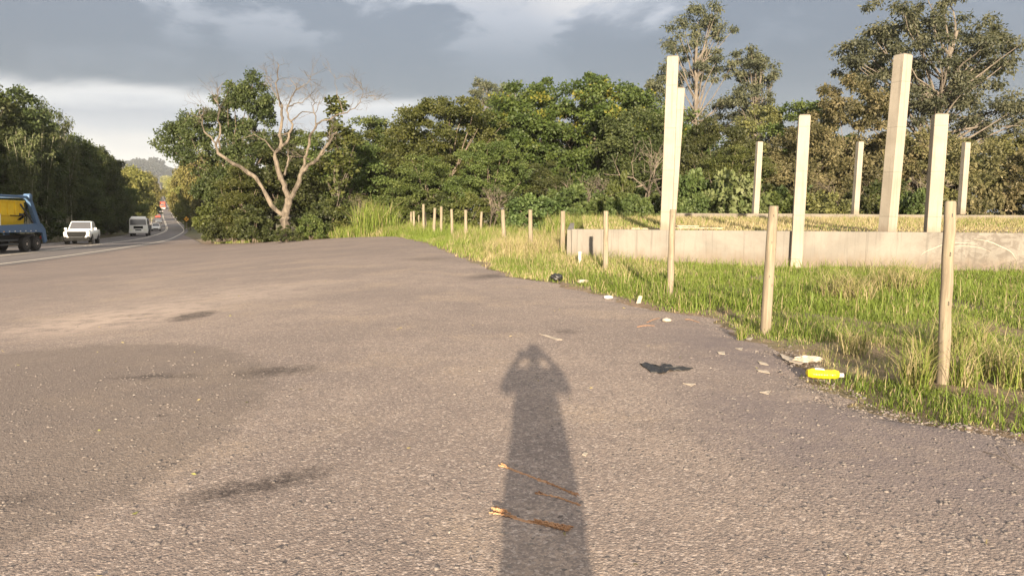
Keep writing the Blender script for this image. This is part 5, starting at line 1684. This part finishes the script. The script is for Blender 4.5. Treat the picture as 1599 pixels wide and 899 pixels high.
# the skip it carries (a thing of its own)
sk = thing('waste_skip', 'yellow steel skip standing on the blue truck', 'skip', st.location)
sk.rotation_euler = st.rotation_euler
W2 = .90
def skip_ring(y0, y1, w, z): return [(-w, y0, z), (w, y0, z), (w, y1, z), (-w, y1, z)]
V = skip_ring(-2.20, .20, .66, 1.50) + skip_ring(-1.95, 1.25, .86, 2.28) + skip_ring(-1.98, 1.45, .92, 2.34) + skip_ring(-1.78, 1.55, .95, 3.22) + skip_ring(-1.68, 1.45, .86, 3.22) + skip_ring(-1.80, 1.3, .82, 2.40)
F = [(3, 2, 1, 0)]
for a in range(5):
    for j in range(4):
        F.append((a*4 + j, a*4 + (j+1) % 4, a*4 + 4 + (j+1) % 4, a*4 + 4 + j))
F.append((20, 21, 22, 23))
MB().add(V, F).obj('hull', M['yellow'], sk, bevel=.02)
for s in (-1, 1):
    for y in (-1.35, -.75, .1, .9):
        mb = MB(); mb.box((s * .965, y, 2.78), (.07, .10, .82), None, .01); mb.obj('rib', M['yellow'], sk)
    mb = MB(); mb.box((s * .965, -.15, 3.22), (.10, 3.4, .10), None, .02); mb.obj('top_rail', M['yellow'], sk)
    mb = MB(); mb.lathe([(.06, 0), (.06, .18), (.09, .18), (.09, .22)], 12, 'X', (s * .92 if s > 0 else -1.14, -1.3, 2.40)); mb.obj('lifting_lug', M['steel'], sk, True)
    mb = MB(); mb.tube([(s * .93, -1.9, 2.36), (s * .98, -1.2, 2.30), (s * .93, -.2, 2.33)], .03, 6); mb.obj('chain', M['black'], sk, True)

# white flatbed truck
wt = vehicle('flatbed_truck', 'white cab over truck with a dark load bed, behind the white pickup', 'truck', 117, 0.15)
wt.scale = (1.08, 1.08, 1.08)
mb = MB(); frustum(mb, 1.7, 3.45, 1.20, .62, 1.75, 3.20, 1.10, 2.55); mb.obj('cab', M['cream'], wt, True, .09)
mb = MB(); frustum(mb, 1.9, 3.0, 1.0, 2.55, 1.9, 2.6, .9, 2.80); mb.obj('roof_deflector', M['cream'], wt, True, .05)
q = [(1.20, 3.45, .62), (-1.20, 3.45, .62), (-1.10, 3.20, 2.55), (1.10, 3.20, 2.55)]
face_panel(q, .05, .95, .50, .90).obj('windscreen', M['windscreen'], wt)
face_panel(q, .24, .76, .24, .42).obj('grille', M['black'], wt)
face_panel(q, .34, .66, .08, .17, .10, .12).obj('number_plate_recess', M['black'], wt)
mb = MB(); mb.box((0, 3.47, .60), (2.42, .22, .36), None, .05); mb.obj('front_bumper', M['cream'], wt)
for s in (-1, 1):
    mb = MB(); mb.box((s * .92, 3.45, .90), (.34, .10, .20), None, .03); mb.obj('headlight', M['lamp'], wt)
    q2 = [(s * 1.20, 1.7, .62), (s * 1.20, 3.45, .62), (s * 1.10, 3.20, 2.55), (s * 1.10, 1.75, 2.55)]
    if s < 0: q2 = [q2[1], q2[0], q2[3], q2[2]]
    face_panel(q2, .25 if s > 0 else .15, .85 if s > 0 else .75, .54, .90).obj('side_window', M['glass'], wt)
    mb = MB(); mb.box((s * 1.32, 3.15, 1.95), (.12, .12, .5), None, .03); mb.obj('mirror', M['black'], wt)
    for y in (2.35, -1.9, -2.95): wheel(wt, s * 1.0, y, .48, .30, .5)
    mb = MB(); mb.box((s * 1.18, -1.3, 1.35), (.08, 5.2, .5), None, .02); mb.obj('side_board', M['steel'], wt)
mb = MB(); mb.box((0, -1.3, 1.02), (2.3, 5.3, .16), None, .02); mb.box((0, -.4, .78), (.9, 6.6, .3), None, .02); mb.obj('chassis', M['steel'], wt)
mb = MB(); mb.box((0, 1.35, 1.85), (2.36, .10, 1.5), None, .02); mb.obj('headboard', M['steel'], wt)
mb = MB(); mb.box((.1, -.9, 1.75), (1.9, 3.4, .75), None, .12); mb.obj('load', M['black'], wt)


def small_car(label, d, off, mat, toward, name='car', H=1.48, cat='car', van=False):
    c = vehicle(name, label, cat, d, off, toward, 'cars on the highway')
    loft_body([(2.08, .42, .62, .72, .55, .74, .66), (1.95, .30, .66, .80, .70, .82, .76), (1.1, .26, .76, .90, .78, .865, .80), (.8, .26, .80, .93, .78, .87, .82), (-1.3, .26, .82, .95, .78, .87, .82), (-1.95, .30, .80, .95, .72, .84, .76), (-2.05, .42, .72, .86, .6, .74, .66)]).obj('body', mat, c, True, .02)
    mb = MB(); frustum(mb, -1.85 if van else -1.65, .95, .80, .92, -1.3, .05, .58, H); mb.obj('cabin', mat, c, True, .05)
    yb = -1.85 if van else -1.65
    q = [(.80, .95, .92), (-.80, .95, .92), (-.58, .05, H), (.58, .05, H)]
    face_panel(q, .06, .94, .12, .88).obj('windscreen', M['windscreen'], c)
    q = [(-.80, yb, .92), (.80, yb, .92), (.58, -1.3, H), (-.58, -1.3, H)]
    face_panel(q, .08, .92, .2, .85).obj('rear_window', M['glass'], c)
    for s in (-1, 1):
        q = [(s * .80, yb, .92), (s * .80, .95, .92), (s * .58, .05, H), (s * .58, -1.3, H)]
        if s < 0: q = [q[1], q[0], q[3], q[2]]
        face_panel(q, .12, .88, .15, .85).obj('side_window', M['glass'], c)
        mb = MB(); mb.box((s * .60, 1.98, .68), (.30, .16, .14), None, .03); mb.obj('headlight', M['lamp'], c)
        mb = MB(); mb.box((s * .64, -1.98, .80), (.22, .14, .18), None, .03); mb.obj('tail_lamp', M['red'], c)
        mb = MB(); mb.box((s * .92, .55, .98), (.14, .08, .12), None, .02); mb.obj('mirror', mat, c)
        for y in (1.28, -1.30): wheel(c, s * .76, y, .31, .20)
    mb = MB(); mb.box((0, 2.05, .52), (.9, .08, .16), None, .02); mb.obj('grille', M['black'], c)
    mb = MB(); mb.box((0, 2.02, .34), (1.45, .16, .16), None, .03); mb.obj('lower_bumper', M['black'], c)
    return c
small_car('white car with black bumper coming behind the white truck', 156, 0.1, M['white'], True, H=1.6, van=True)
small_car('dark car following the white car', 214, 0.1, M['darkcar'], True)
small_car('red car farther up, following the dark car', 262, 0.0, M['red'], True)
small_car('white car farther up, behind the red car', 318, 0.0, M['white'], True)
small_car('white speck of a car near the crest of the highway', 940, 0.0, M['white'], True, H=1.7)


def lorry(label, d, off, cabm, boxm, W=1.2, Hc=3.0, Hb=3.4):
    o = vehicle('lorry', label, 'truck', d, off, True)
    mb = MB(); frustum(mb, 1.6, 3.6, W, .7, 1.6, 3.45, W * .93, Hc); mb.obj('cab', cabm, o, True, .1)
    q = [(W, 3.6, .7), (-W, 3.6, .7), (-W * .93, 3.45, Hc), (W * .93, 3.45, Hc)]
    face_panel(q, .06, .94, .52, .86).obj('windscreen', M['windscreen'], o)
    mb = MB(); mb.box((0, 3.62, .72), (2 * W, .22, .5), None, .06); mb.obj('front_bumper', M['sign_white'], o)
    mb = MB(); mb.box((0, -2.0, .7 + Hb / 2), (2 * W + .1, 6.8, Hb - .5), None, .05); mb.obj('box_body', boxm, o)
    for s in (-1, 1):
        for y in (2.4, -3.0, -4.3): wheel(o, s * (W - .18), y, .5, .3, .5)
        mb = MB(); mb.box((s * .9, 3.63, 1.05), (.35, .1, .2), None, .03); mb.obj('headlight', M['lamp'], o)
    return o
lorry('red lorry with a white bumper far down the highway', 392, 2.0, M['red'], M['red'], 1.25, 3.3, 3.4)
lorry('white lorry far up the slope of the highway', 690, 0.0, M['white'], M['white'], 1.2, 2.9, 3.3)


# ------------------------------------------------------------------ signs
def sign_post(name, label, px, d, py, build):
    p = at(px, py, d)
    z = float(G(p[0], d)) - 0.05
    o = thing(name, label, 'road sign', (p[0], d, z), -float(np.arctan(SL(d))) * 0 + math.atan2(-p[0], d))
    h = p[2] - z
    mb = MB(); mb.box((0, .05, h / 2), (.09, .07, h), None, .01); mb.obj('post', M['timber'], o)
    build(o, h)
def diamond(o, h):
    s = .62
    mb = MB(); mb.prism([(0, h - s), (s, h), (0, h + s), (-s, h)], 1, -.02, .01); p_ = mb.obj('plate', M['black'], o, bevel=.004)
    s = .57
    mb = MB(); mb.prism([(0, h - s), (s, h), (0, h + s), (-s, h)], 1, -.026, -.021); mb.obj('face', M['sign_yellow'], p_)
    mb = MB()
    mb.prism([(-.06, h - .26), (.06, h - .26), (.06, h + .02), (.20, h + .12), (.24, h + .02), (.30, h + .26), (.06, h + .26), (.12, h + .19), (-.06, h + .07)], 1, -.032, -.027)
    mb.obj('bend_arrow', M['black'], p_)
sign_post('warning_sign', 'yellow diamond warning sign on a post at the grass right of the highway', 291, 165, 342, diamond)
def round_sign(o, h):
    mb = MB(); mb.lathe([(.60, -.02), (.60, .01)], 24, 'Y', (0, 0, h)); p_ = mb.obj('plate', M['red'], o)
    mb = MB(); mb.lathe([(.50, -.028), (.50, -.021)], 24, 'Y', (0, 0, h)); mb.obj('face', M['sign_white'], p_)
sign_post('speed_sign', 'small pale round road sign at the far right verge of the highway', 269, 320, 322, round_sign)


# ------------------------------------------------------------------ things lying on the lot
def strip_thing(label, pts, w, th, fray=0):
    P = [gp(*q) for q in pts]
    c = P[0]
    o = thing('bark_strip', label, 'bark strip', (c[0], c[1], float(G(c[0], c[1])) + .012), 0, 'strips of bark on the lot')
    n = 26
    T = np.linspace(0, len(P) - 1, n)
    A = np.array([[np.interp(t, range(len(P)), [p[k_] - c[k_] for p in P]) for k_ in range(2)] for t in T])
    r = np.random.default_rng(len(label))
    d = unit(A[-1] - A[0]); s = np.array([-d[1], d[0]])
    mb = MB()
    def rib(off0, off1, ww, t0, t1, hz):
        V, F = [], []
        for q in range(n):
            t = t0 + (t1 - t0) * q / (n - 1)
            b_ = np.array([np.interp(t * (n - 1), range(n), A[:, k_]) for k_ in range(2)])
            off = off0 + (off1 - off0) * q / (n - 1) + .004 * r.normal()
            wv = ww * (0.75 + .35 * math.sin(math.pi * (q + .6) / n)) * (1 + .08 * r.normal())
            z = hz + .004 * abs(math.sin(q * .9 + off0 * 40)) + .0008 * r.normal()
            for u, zz in ((-1, 0), (-.5, th), (.5, th * .8), (1, 0)):
                xy = b_ + s * (off + u * wv)
                V.append((xy[0], xy[1], z + zz))
            for u in (.5, -.5):
                xy = b_ + s * (off + u * wv)
                V.append((xy[0], xy[1], z - .004))
        for q in range(n - 1):
            for j in range(6):
                F.append((q*6 + j, q*6 + (j+1) % 6, q*6 + 6 + (j+1) % 6, q*6 + 6 + j))
        F.append(tuple(range(5, -1, -1))); F.append(tuple((n-1)*6 + j for j in range(6)))
        mb.add(V, F)
    rib(0, 0, w, 0, 1, 0)
    for f in range(fray):
        rib(r.normal() * w * .3, r.normal() * w * 2.2, w * .28, .45 - .4 * r.random(), 0.0, .004 * f)
        rib(r.normal() * w * .3, r.normal() * w * 1.3, w * .3, .5 + .2 * r.random(), 1.0, .003 * f)
    mb.obj('strip', M['bark_strip'], o, True)
strip_thing('longest thin reddish bark strip, upper one lying across the shadow', [(781, 729), (830, 747), (905, 776)], .011, .004, 3)
strip_thing('short thin bark strip between the two longer ones', [(836, 773), (870, 779), (907, 791)], .009, .003, 2)
strip_thing('thick frayed bark strip, lowest one lying across the shadow', [(770, 802), (815, 815), (890, 831)], .013, .004, 8)


def crumple(name, label, cat, px, py, L, W, H, mat, rot=0.0, seed=1, group=None, sub=3, amp=.35, lift=0.0, part='sheet'):
    """a crumpled bag, rag or scrap: a lumpy closed skin with sharp folds"""
    a = gp(px, py)
    o = thing(name, label, cat, (a[0], a[1], float(G(a[0], a[1])) + .012 + lift), rot, group)
    bm = bmesh.new()
    bmesh.ops.create_icosphere(bm, subdivisions=sub, radius=1.0)
    r = np.random.default_rng(seed)
    ph = r.uniform(0, 6.28, (6, 3)); fr = r.uniform(1.5, 5.5, (6, 3))
    for v in bm.verts:
        c = np.array(v.co)
        k_ = 1 + amp * sum(abs(math.sin(fr[i_] @ c + ph[i_][0])) - .55 for i_ in range(6)) / 3 + .05 * r.normal()
        c = c * k_
        v.co = (c[0] * L / 2, c[1] * W / 2, max(0.0, (c[2] * .5 + .5)) * H)
    me = bpy.data.meshes.new(part); bm.to_mesh(me); bm.free(); me.materials.append(M[mat])
    link(part, me, o)
    return o


def flat_scrap(name, label, cat, px_outline, th, mat, group=None, curl=.3, seed=2):
    """a flat torn scrap: its outline on the ground, with thickness and a few curls"""
    P = [gp(*q) for q in px_outline]
    c = np.mean(P, 0)
    r = np.random.default_rng(seed)
    o = thing(name, label, cat, (c[0], c[1], float(G(c[0], c[1])) + .012), 0, group)
    n = len(P)
    # refine the outline
    out = []
    for i_ in range(n):
        a, b_ = P[i_], P[(i_ + 1) % n]
        for t in (0, .33, .66):
            out.append(a * (1 - t) + b_ * t)
    out = np.array(out) - c
    n = len(out)
    V, F = [], []
    for lay in range(2):
        for ring, f in enumerate((1.0, .6, .25)):
            for q in out:
                z = (th if lay else 0.0) + th * curl * 3 * abs(math.sin(q[0] * 37 + ring) * math.cos(q[1] * 23)) * (1.0 if ring == 0 else .6) + (th * .3 * r.random())
                V.append((q[0] * f, q[1] * f, z))
        V.append((0, 0, th if lay else 0))
    def idx(l, g_, i_): return l * (3 * n + 1) + g_ * n + i_ % n
    for l in range(2):
        for i_ in range(n):
            for g_ in range(2):
                F.append((idx(l, g_, i_), idx(l, g_, i_ + 1), idx(l, g_ + 1, i_ + 1), idx(l, g_ + 1, i_)))
            F.append((idx(l, 2, i_), idx(l, 2, i_ + 1), l * (3 * n + 1) + 3 * n))
    for i_ in range(n):
        F.append((idx(0, 0, i_), idx(0, 0, i_ + 1), idx(1, 0, i_ + 1), idx(1, 0, i_)))
    MB().add(V, F).obj('sheet', M[mat], o)
    return o


# yellow crushed bottle with a cloudy neck
a = gp(1284, 592)
o = thing('plastic_bottle', 'crushed yellow plastic bottle lying at the gravel edge', 'bottle', (a[0], a[1], float(G(a[0], a[1])) + .014), R(-12))
mb = MB()
r = np.random.default_rng(3)
n, sg = 22, 20
V, F = [], []
for i_ in range(n):
    t = i_ / (n - 1)
    x = -.155 + .31 * t
    e = min(1, math.sqrt(max(0.0, 1 - max(0, (.16 - t) / .16) ** 2)) * .93 + .07, math.sqrt(max(0.0, 1 - max(0, (t - .80) / .20) ** 2)) * .72 + .28)
    for s in range(sg):
        an = 2 * math.pi * s / sg
        w_ = .080 * e * (1 + .05 * math.sin(t * 40)); h_ = .046 * e * (1 - .22 * math.exp(-((t - .55) / .14) ** 2) * (math.sin(an) > 0)) * (1 + .05 * math.sin(t * 40))
        V.append((x, w_ * math.cos(an), .042 + h_ * math.sin(an) + .003 * math.sin(3 * an + t * 9)))
for i_ in range(n - 1):
    for s in range(sg):
        F.append((i_*sg + s, i_*sg + (s+1) % sg, i_*sg + sg + (s+1) % sg, i_*sg + sg + s))
F.append(tuple(range(sg - 1, -1, -1))); F.append(tuple((n-1)*sg + s for s in range(sg)))
mb.add(V, F); mb.obj('bottle_body', M['yellow_plastic'], o, True)
mb = MB(); mb.lathe([(.024, .140), (.022, .160), (.026, .161), (.026, .166), (.019, .167), (.019, .172)], 14, 'X', (0, 0, .036)); mb.obj('bottle_neck', M['clear_plastic'], o, True)
mb = MB(); mb.lathe([(.0215, .172), (.0225, .174), (.0225, .188), (.020, .190)], 14, 'X', (0, 0, .036)); mb.obj('cap', M['clear_plastic'], o, True)
mb = MB()
V, F = [], []
for i_ in range(8):
    x = -.075 + .085 * i_ / 7
    for s in range(7):
        an = R(58 + 64 * s / 6)
        V.append((x, .0812 * math.cos(an), .0432 + .0490 * math.sin(an) * (1 - .10 * math.exp(-((i_ / 7 - 1.3) / .5) ** 2)) + .002))
for i_ in range(7):
    for s in range(6): F.append((i_*7 + s, i_*7 + s + 1, i_*7 + 8 + s, i_*7 + 7 + s))
mb.add(V, F); mb.obj('bottle_label', M['sign_white'], o, True)

crumple('plastic_bag', 'crumpled dirty white plastic bag behind the yellow bottle', 'bag', 1262, 566, .25, .12, .055, 'paper', R(10), 4, amp=.9)
flat_scrap('paper_sheet', 'torn pale paper stretching left from the crumpled white bag', 'paper', [(1217, 554), (1232, 560), (1255, 568), (1250, 571), (1232, 567), (1222, 562)], .008, 'paper')
crumple('black_bag', 'black bin bag scrap at the edge of the grass near the pipe', 'bag', 869, 439, .26, .2, .16, 'bag', 0, 5)
crumple('white_bag', 'small white crumpled wrapper at the gravel edge right of the black bag', 'wrapper', 911, 443, .26, .15, .08, 'paper', .3, 6)
a = gp(998, 474)
o = thing('paper_card', 'white card standing upright at the grass edge below the third fence post', 'card', (a[0], a[1], float(G(a[0], a[1])) + .005), R(20))
mb = MB(); mb.add([(-.055, 0, 0), (.035, .012, 0), (.075, .02, .125), (-.005, .004, .135), (-.055, .012, 0), (.035, .024, 0), (.075, .032, .125), (-.005, .016, .135)], [(0, 1, 2, 3), (7, 6, 5, 4), (0, 4, 5, 1), (1, 5, 6, 2), (2, 6, 7, 3), (3, 7, 4, 0)])
mb.obj('card', M['paper'], o)
crumple('stone', 'pale stone at the grass edge left of the upright card', 'stone', 950, 468, .16, .10, .07, 'clear_plastic', 0, 8, sub=2, amp=.15, part='rock')
crumple('stone', 'pinkish pale stone on the gravel below the upright card', 'stone', 1041, 504, .13, .09, .06, 'paper', 0, 9, sub=2, amp=.15, part='rock')
flat_scrap('rubber_scrap', 'black torn rubber scrap with a thin tail on the gravel', 'scrap', [(999, 571), (1009, 570), (1020, 573), (1030, 576), (1040, 571), (1046, 573), (1054, 577), (1066, 577), (1082, 579), (1064, 581), (1052, 581), (1042, 583), (1034, 587), (1026, 584), (1016, 584), (1010, 578), (1004, 575)], .008, 'bag', curl=.9)
PS = 'pale paper scraps on the gravel'
for lab, ol in (('thin white paper strip on the lot beside the shadow\'s head', [(842, 523), (852, 525), (878, 532), (868, 532)]), ('white scrap nearest the torn paper and yellow bottle', [(1183, 566), (1196, 569), (1200, 572), (1186, 570)]),
                ('tan scrap below the white scrap by the yellow bottle', [(1180, 579), (1200, 582), (1202, 585), (1184, 582)]), ('white scrap in the middle of the gravel edge', [(1119, 551), (1132, 551), (1132, 555), (1122, 554)]),
                ('tan scrap near the second fence post', [(1148, 546), (1160, 545), (1158, 549)]), ('small pale scrap near the second fence post foot', [(1164, 531), (1176, 528), (1172, 534)]),
                ('pale scrap on the gravel below the yellow bottle', [(1186, 615), (1204, 612), (1200, 618)]), ('faint pale scrap right of the black rubber scrap', [(1066, 601), (1086, 602), (1080, 605)]),
                ('pale flake right of the frayed bark, on the gravel', [(912, 709), (918, 711), (915, 715), (909, 713)])):
    flat_scrap('paper_scrap', lab, 'paper', ol, .005, 'paper', PS)
TW = 'dry twigs on the gravel'
for q, (lab, p0, p1, w) in enumerate((('pale twig on the gravel below the upright card', (995, 512), (1022, 510), .008), ('bent twig at the bare gravel edge', (1070, 500), (1092, 505), .009), ('twig beside the pinkish pale stone', (1010, 505), (1030, 498), .008),
                                      ('long thin stalk at the right edge of the lot', (1535, 708), (1599, 738), .005), ('short stalk near the long thin stalk', (1560, 700), (1580, 722), .004))):
    a, b_ = gp(*p0), gp(*p1)
    o = thing('twig', lab, 'twig', (a[0], a[1], a[2] + .016), 0, TW)
    dv = b_ - a
    mb = MB(); mb.tube([(0, 0, 0), (dv[0] * .3 + .01, dv[1] * .3, .012), (dv[0] * .65, dv[1] * .65 + .01, .008), (dv[0], dv[1], 0)], [w * .6, w * .6, w * .5, w * .3], 6); mb.obj('stem', M['bark_strip'] if q < 3 else M['bark'], o, True)

# loose chippings
m, k, b = newmat('loose_chippings')
at_ = k.n('ShaderNodeAttribute', attribute_name='tint')
tc = k.n('ShaderNodeTexCoord').outputs['Object']
c = k.ramp(at_.outputs['Fac'], [(0.0, (0.075, 0.064, 0.060)), (0.5, (0.165, 0.140, 0.125)), (0.85, (0.22, 0.19, 0.168)), (0.97, (0.26, 0.225, 0.195)), (1.0, (0.31, 0.275, 0.24))])
k.put(b.inputs['Base Color'], k.mix(k.m('MULTIPLY', k.noise(tc, 60, 3)[0], .4), c, (.10, .085, .078)))
b.inputs['Roughness'].default_value = .85
M['chip'] = m
r = np.random.default_rng(91)


def chips(n, x0, x1, y0, y1, smin, smax, dens, name='loose_gravel', tmax=1.0):
    x = r.uniform(x0, x1, n); y = y0 + (y1 - y0) * r.random(n) ** 1.4
    k_ = (x < XR(y) + .15) & (np.abs(x) < y * .74 + .4) & (r.random(n) < dens(x, y))
    x, y = x[k_], y[k_]; n = len(x)
    s = smin + (smax - smin) * r.random(n) ** 3.6
    a = r.uniform(0, 6.28, n)
    ang = a[:, None] + np.arange(4)[None, :] * (math.pi / 2) + r.normal(size=(n, 4)) * .3
    rr = s[:, None] * (.7 + .6 * r.random((n, 4))) * .5
    el = (.65 + .7 * r.random(n))[:, None]
    z0 = G(x, y) + .006
    V = np.zeros((n, 8, 3))
    ca, sa = np.cos(a)[:, None], np.sin(a)[:, None]
    lx, ly_ = rr * np.cos(ang) * el, rr * np.sin(ang) / el
    bx, by = lx * ca - ly_ * sa, lx * sa + ly_ * ca
    h = (s * (.16 + .30 * r.random(n)))[:, None]
    f = .45 + .35 * r.random((n, 4))
    V[:, :4, 0] = x[:, None] + bx; V[:, :4, 1] = y[:, None] + by; V[:, :4, 2] = z0[:, None]
    V[:, 4:, 0] = x[:, None] + bx * f; V[:, 4:, 1] = y[:, None] + by * f; V[:, 4:, 2] = z0[:, None] + h * (.55 + .45 * r.random((n, 4)))
    o = (np.arange(n) * 8)[:, None]
    Fq = np.concatenate([o + [j, (j + 1) % 4, 4 + (j + 1) % 4] for j in range(4)] + [o + [j, 4 + (j + 1) % 4, 4 + j] for j in range(4)] + [o + [4, 5, 6], o + [4, 6, 7]], 0)
    t = np.clip(r.normal(.46, .24, n), 0, tmax)
    return link(name, mesh_np(name, V.reshape(-1, 3), Fq, M['chip'], np.repeat(t, 8)), kind='stuff')


gdk = gp(60, 640); gcr = gp(1330, 700)
def dens_all(x, y):
    v = .45 + .5 * vnoise(x, y, .8, 95) + .3 * vnoise(x, y, .25, 96)
    v = v + .30 * np.exp(-(((x - gdk[0]) / 2.2) ** 2 + ((y - gdk[1] + .9) / 2.2) ** 2)) + .65 * np.exp(-(((x - gcr[0] + .1) / 1.1) ** 2 + ((y - gcr[1]) / 1.9) ** 2))
    e = XR(y) - x
    v = v + .12 * np.exp(-(e / .5) ** 2)
    return np.clip(v, .04, 1)
chips(130000, -6, 5.2, 2.9, 8.5, .006, .036, dens_all)
chips(20000, -8, 4.5, 7.5, 18, .008, .034, dens_all, 'verge_gravel')
# fallen leaf bits
n = 90
x = r.uniform(-7, 4.5, n); y = 3 + 16 * r.random(n) ** 1.5
k_ = x < XR(y); x, y = x[k_], y[k_]; n = len(x)
V, F, T = leaf_quads(np.stack([x, y, G(x, y) + .02], 1), np.stack([r.normal(size=n), r.normal(size=n), .08 * r.normal(size=n)], 1), .02 + .04 * r.random(n), .005 + .006 * r.random(n), r, .66 + .34 * r.random(n))
link('fallen_leaves', mesh_np('fallen_leaves', V, F, M['grassmix'], T), kind='stuff')


# ------------------------------------------------------------------ the photographer (behind the lens; casts the long shadow)
PXO, PYO = .10, -.36
def skin(name, chains, mat, parent, root=0, sub=2):
    """chains: list of lists of (x, y, z, r); equal points are merged; the first point is the root"""
    V, E, Rd, key = [], [], [], {}
    for ch in chains:
        last = None
        for x, y, z, rr in ch:
            kk = (round(x, 4), round(y, 4), round(z, 4))
            if kk not in key:
                key[kk] = len(V); V.append((x, y, z)); Rd.append(rr)
            i_ = key[kk]
            if last is not None and last != i_: E.append((last, i_))
            last = i_
    me = bpy.data.meshes.new(name); me.from_pydata(V, E, []); me.materials.append(mat)
    o = link(name, me, parent)
    o.modifiers.new('Skin', 'SKIN').use_smooth_shade = True
    sv = me.skin_vertices[0].data
    for i_, q in enumerate(Rd):
        sv[i_].radius = (q, q) if not isinstance(q, tuple) else q
        sv[i_].use_root = (i_ == root)
    s = o.modifiers.new('Sub', 'SUBSURF'); s.levels = sub; s.render_levels = sub
    return o


ph = thing('person', 'photographer holding up a phone with both hands, casting the long shadow', 'person', (PXO, PYO, float(G(PXO, PYO)) + .012))
hx, hz = .085, 1.60      # hands
ch = [[(0, 0, .98, .15), (0, .0, 1.12, .145), (0, -.01, 1.28, .16), (0, -.01, 1.42, .135), (0, 0, 1.51, .062), (0, .02, 1.57, .066), (0, .03, 1.64, .088), (0, .025, 1.72, .082), (0, .02, 1.76, .05)]]
for s in (-1, 1):
    ch.append([(0, -.01, 1.42, .135), (s * .16, -.01, 1.43, .075), (s * .215, .0, 1.40, .06), (s * .255, .05, 1.345, .050), (s * .285, .10, 1.34, .047), (s * .235, .20, 1.45, .040), (s * .155, .28, 1.545, .030), (s * .125, .31, 1.575, .034)])
    for f, (dz, L) in enumerate(((.035, .070), (.012, .078), (-.010, .074), (-.030, .058))):
        ch.append([(s * .125, .31, 1.575, .034), (s * .112, .325, 1.585 + dz, .0095), (s * .085, .322, 1.59 + dz, .009), (s * (.112 - L), .318, 1.59 + dz, .0075)])
    ch.append([(s * .125, .31, 1.575, .034), (s * .11, .275, 1.562, .011), (s * .085, .268, 1.572, .010), (s * .065, .270, 1.582, .008)])
    ch.append([(0, 0, .98, .15), (s * .10, 0, .90, .105), (s * .115, .01, .70, .085), (s * .12, .015, .50, .062), (s * .125, 0, .30, .055), (s * .125, -.02, .10, .042), (s * .13, .04, .045, .042), (s * .135, .13, .03, .036)])
skin('body', ch, M['skin'], ph)
ch = [[(0, 0, .70, .25), (0, 0, .82, .238), (0, 0, .98, .226), (0, -.005, 1.14, .215), (0, -.01, 1.28, .208), (0, -.01, 1.40, .175), (0, 0, 1.475, .085)]]
for s in (-1, 1):
    ch.append([(0, -.01, 1.40, .175), (s * .17, -.01, 1.42, .105), (s * .225, .005, 1.385, .090), (s * .255, .05, 1.345, .075), (s * .280, .095, 1.34, .066)])
skin('shirt', ch, M['shirt'], ph)
ch = [[(0, 0, .90, .13)]]
for s in (-1, 1):
    ch.append([(0, 0, .90, .13), (s * .100, 0, .82, .115), (s * .105, .01, .66, .118), (s * .110, .015, .48, .105), (s * .125, 0, .28, .08), (s * .125, -.01, .08, .075)])
skin('trousers', ch, M['trousers'], ph)
skin('hair', [[(0, .0, 1.65, .070), (0, .0, 1.72, .094), (0, .01, 1.765, .070)]], M['hair'], ph)
for s in (-1, 1):
    mb = MB(); mb.lathe([(.012, 0), (.02, .004), (.014, .012)], 12, 'X', (s * .09, .03, 1.645)); mb.obj('ear', M['skin'], ph, True)
    mb = MB(); mb.box((s * .132, .07, .05), (.10, .27, .09), None, .035); mb.obj('shoe', M['black'], ph, True)
    mb = MB(); mb.lathe([(.004, .104), (.012, .108), (.010, .116)], 12, 'Y', (s * .032, 0, 1.665)); mb.obj('eye', M['hair'], ph, True)
mb = MB(); mb.tube([(0, .108, 1.665), (0, .128, 1.63), (0, .105, 1.622)], [.010, .016, .008], 8); mb.obj('nose', M['skin'], ph, True)
phn = thing('phone', 'dark phone held sideways in both hands of the photographer', 'phone', (PXO - .10, PYO + .30, 1.6))
mb = MB(); mb.box((0, 0, 0), (.158, .008, .075), None, .003); mb.obj('case', M['black'], phn)
mb = MB(); mb.box((0, -.0046, 0), (.148, .0008, .068)); mb.obj('screen', M['glass'], phn)

# ------------------------------------------------------------------ air
hz_m = bpy.data.materials.new('thin_air_haze'); hz_m.use_nodes = True
t = hz_m.node_tree; t.nodes.clear(); k = NT(t)
o_ = k.n('ShaderNodeOutputMaterial'); pv = k.n('ShaderNodeVolumePrincipled')
pv.inputs['Color'].default_value = (.80, .86, .95, 1); pv.inputs['Density'].default_value = HAZE; pv.inputs['Anisotropy'].default_value = 0.0
k.put(o_.inputs['Volume'], pv.outputs[0])
mb = MB(); mb.box((-1350, 1590, 105), (5000, 4400, 230)); hb = mb.obj('haze', hz_m, None, kind='stuff')
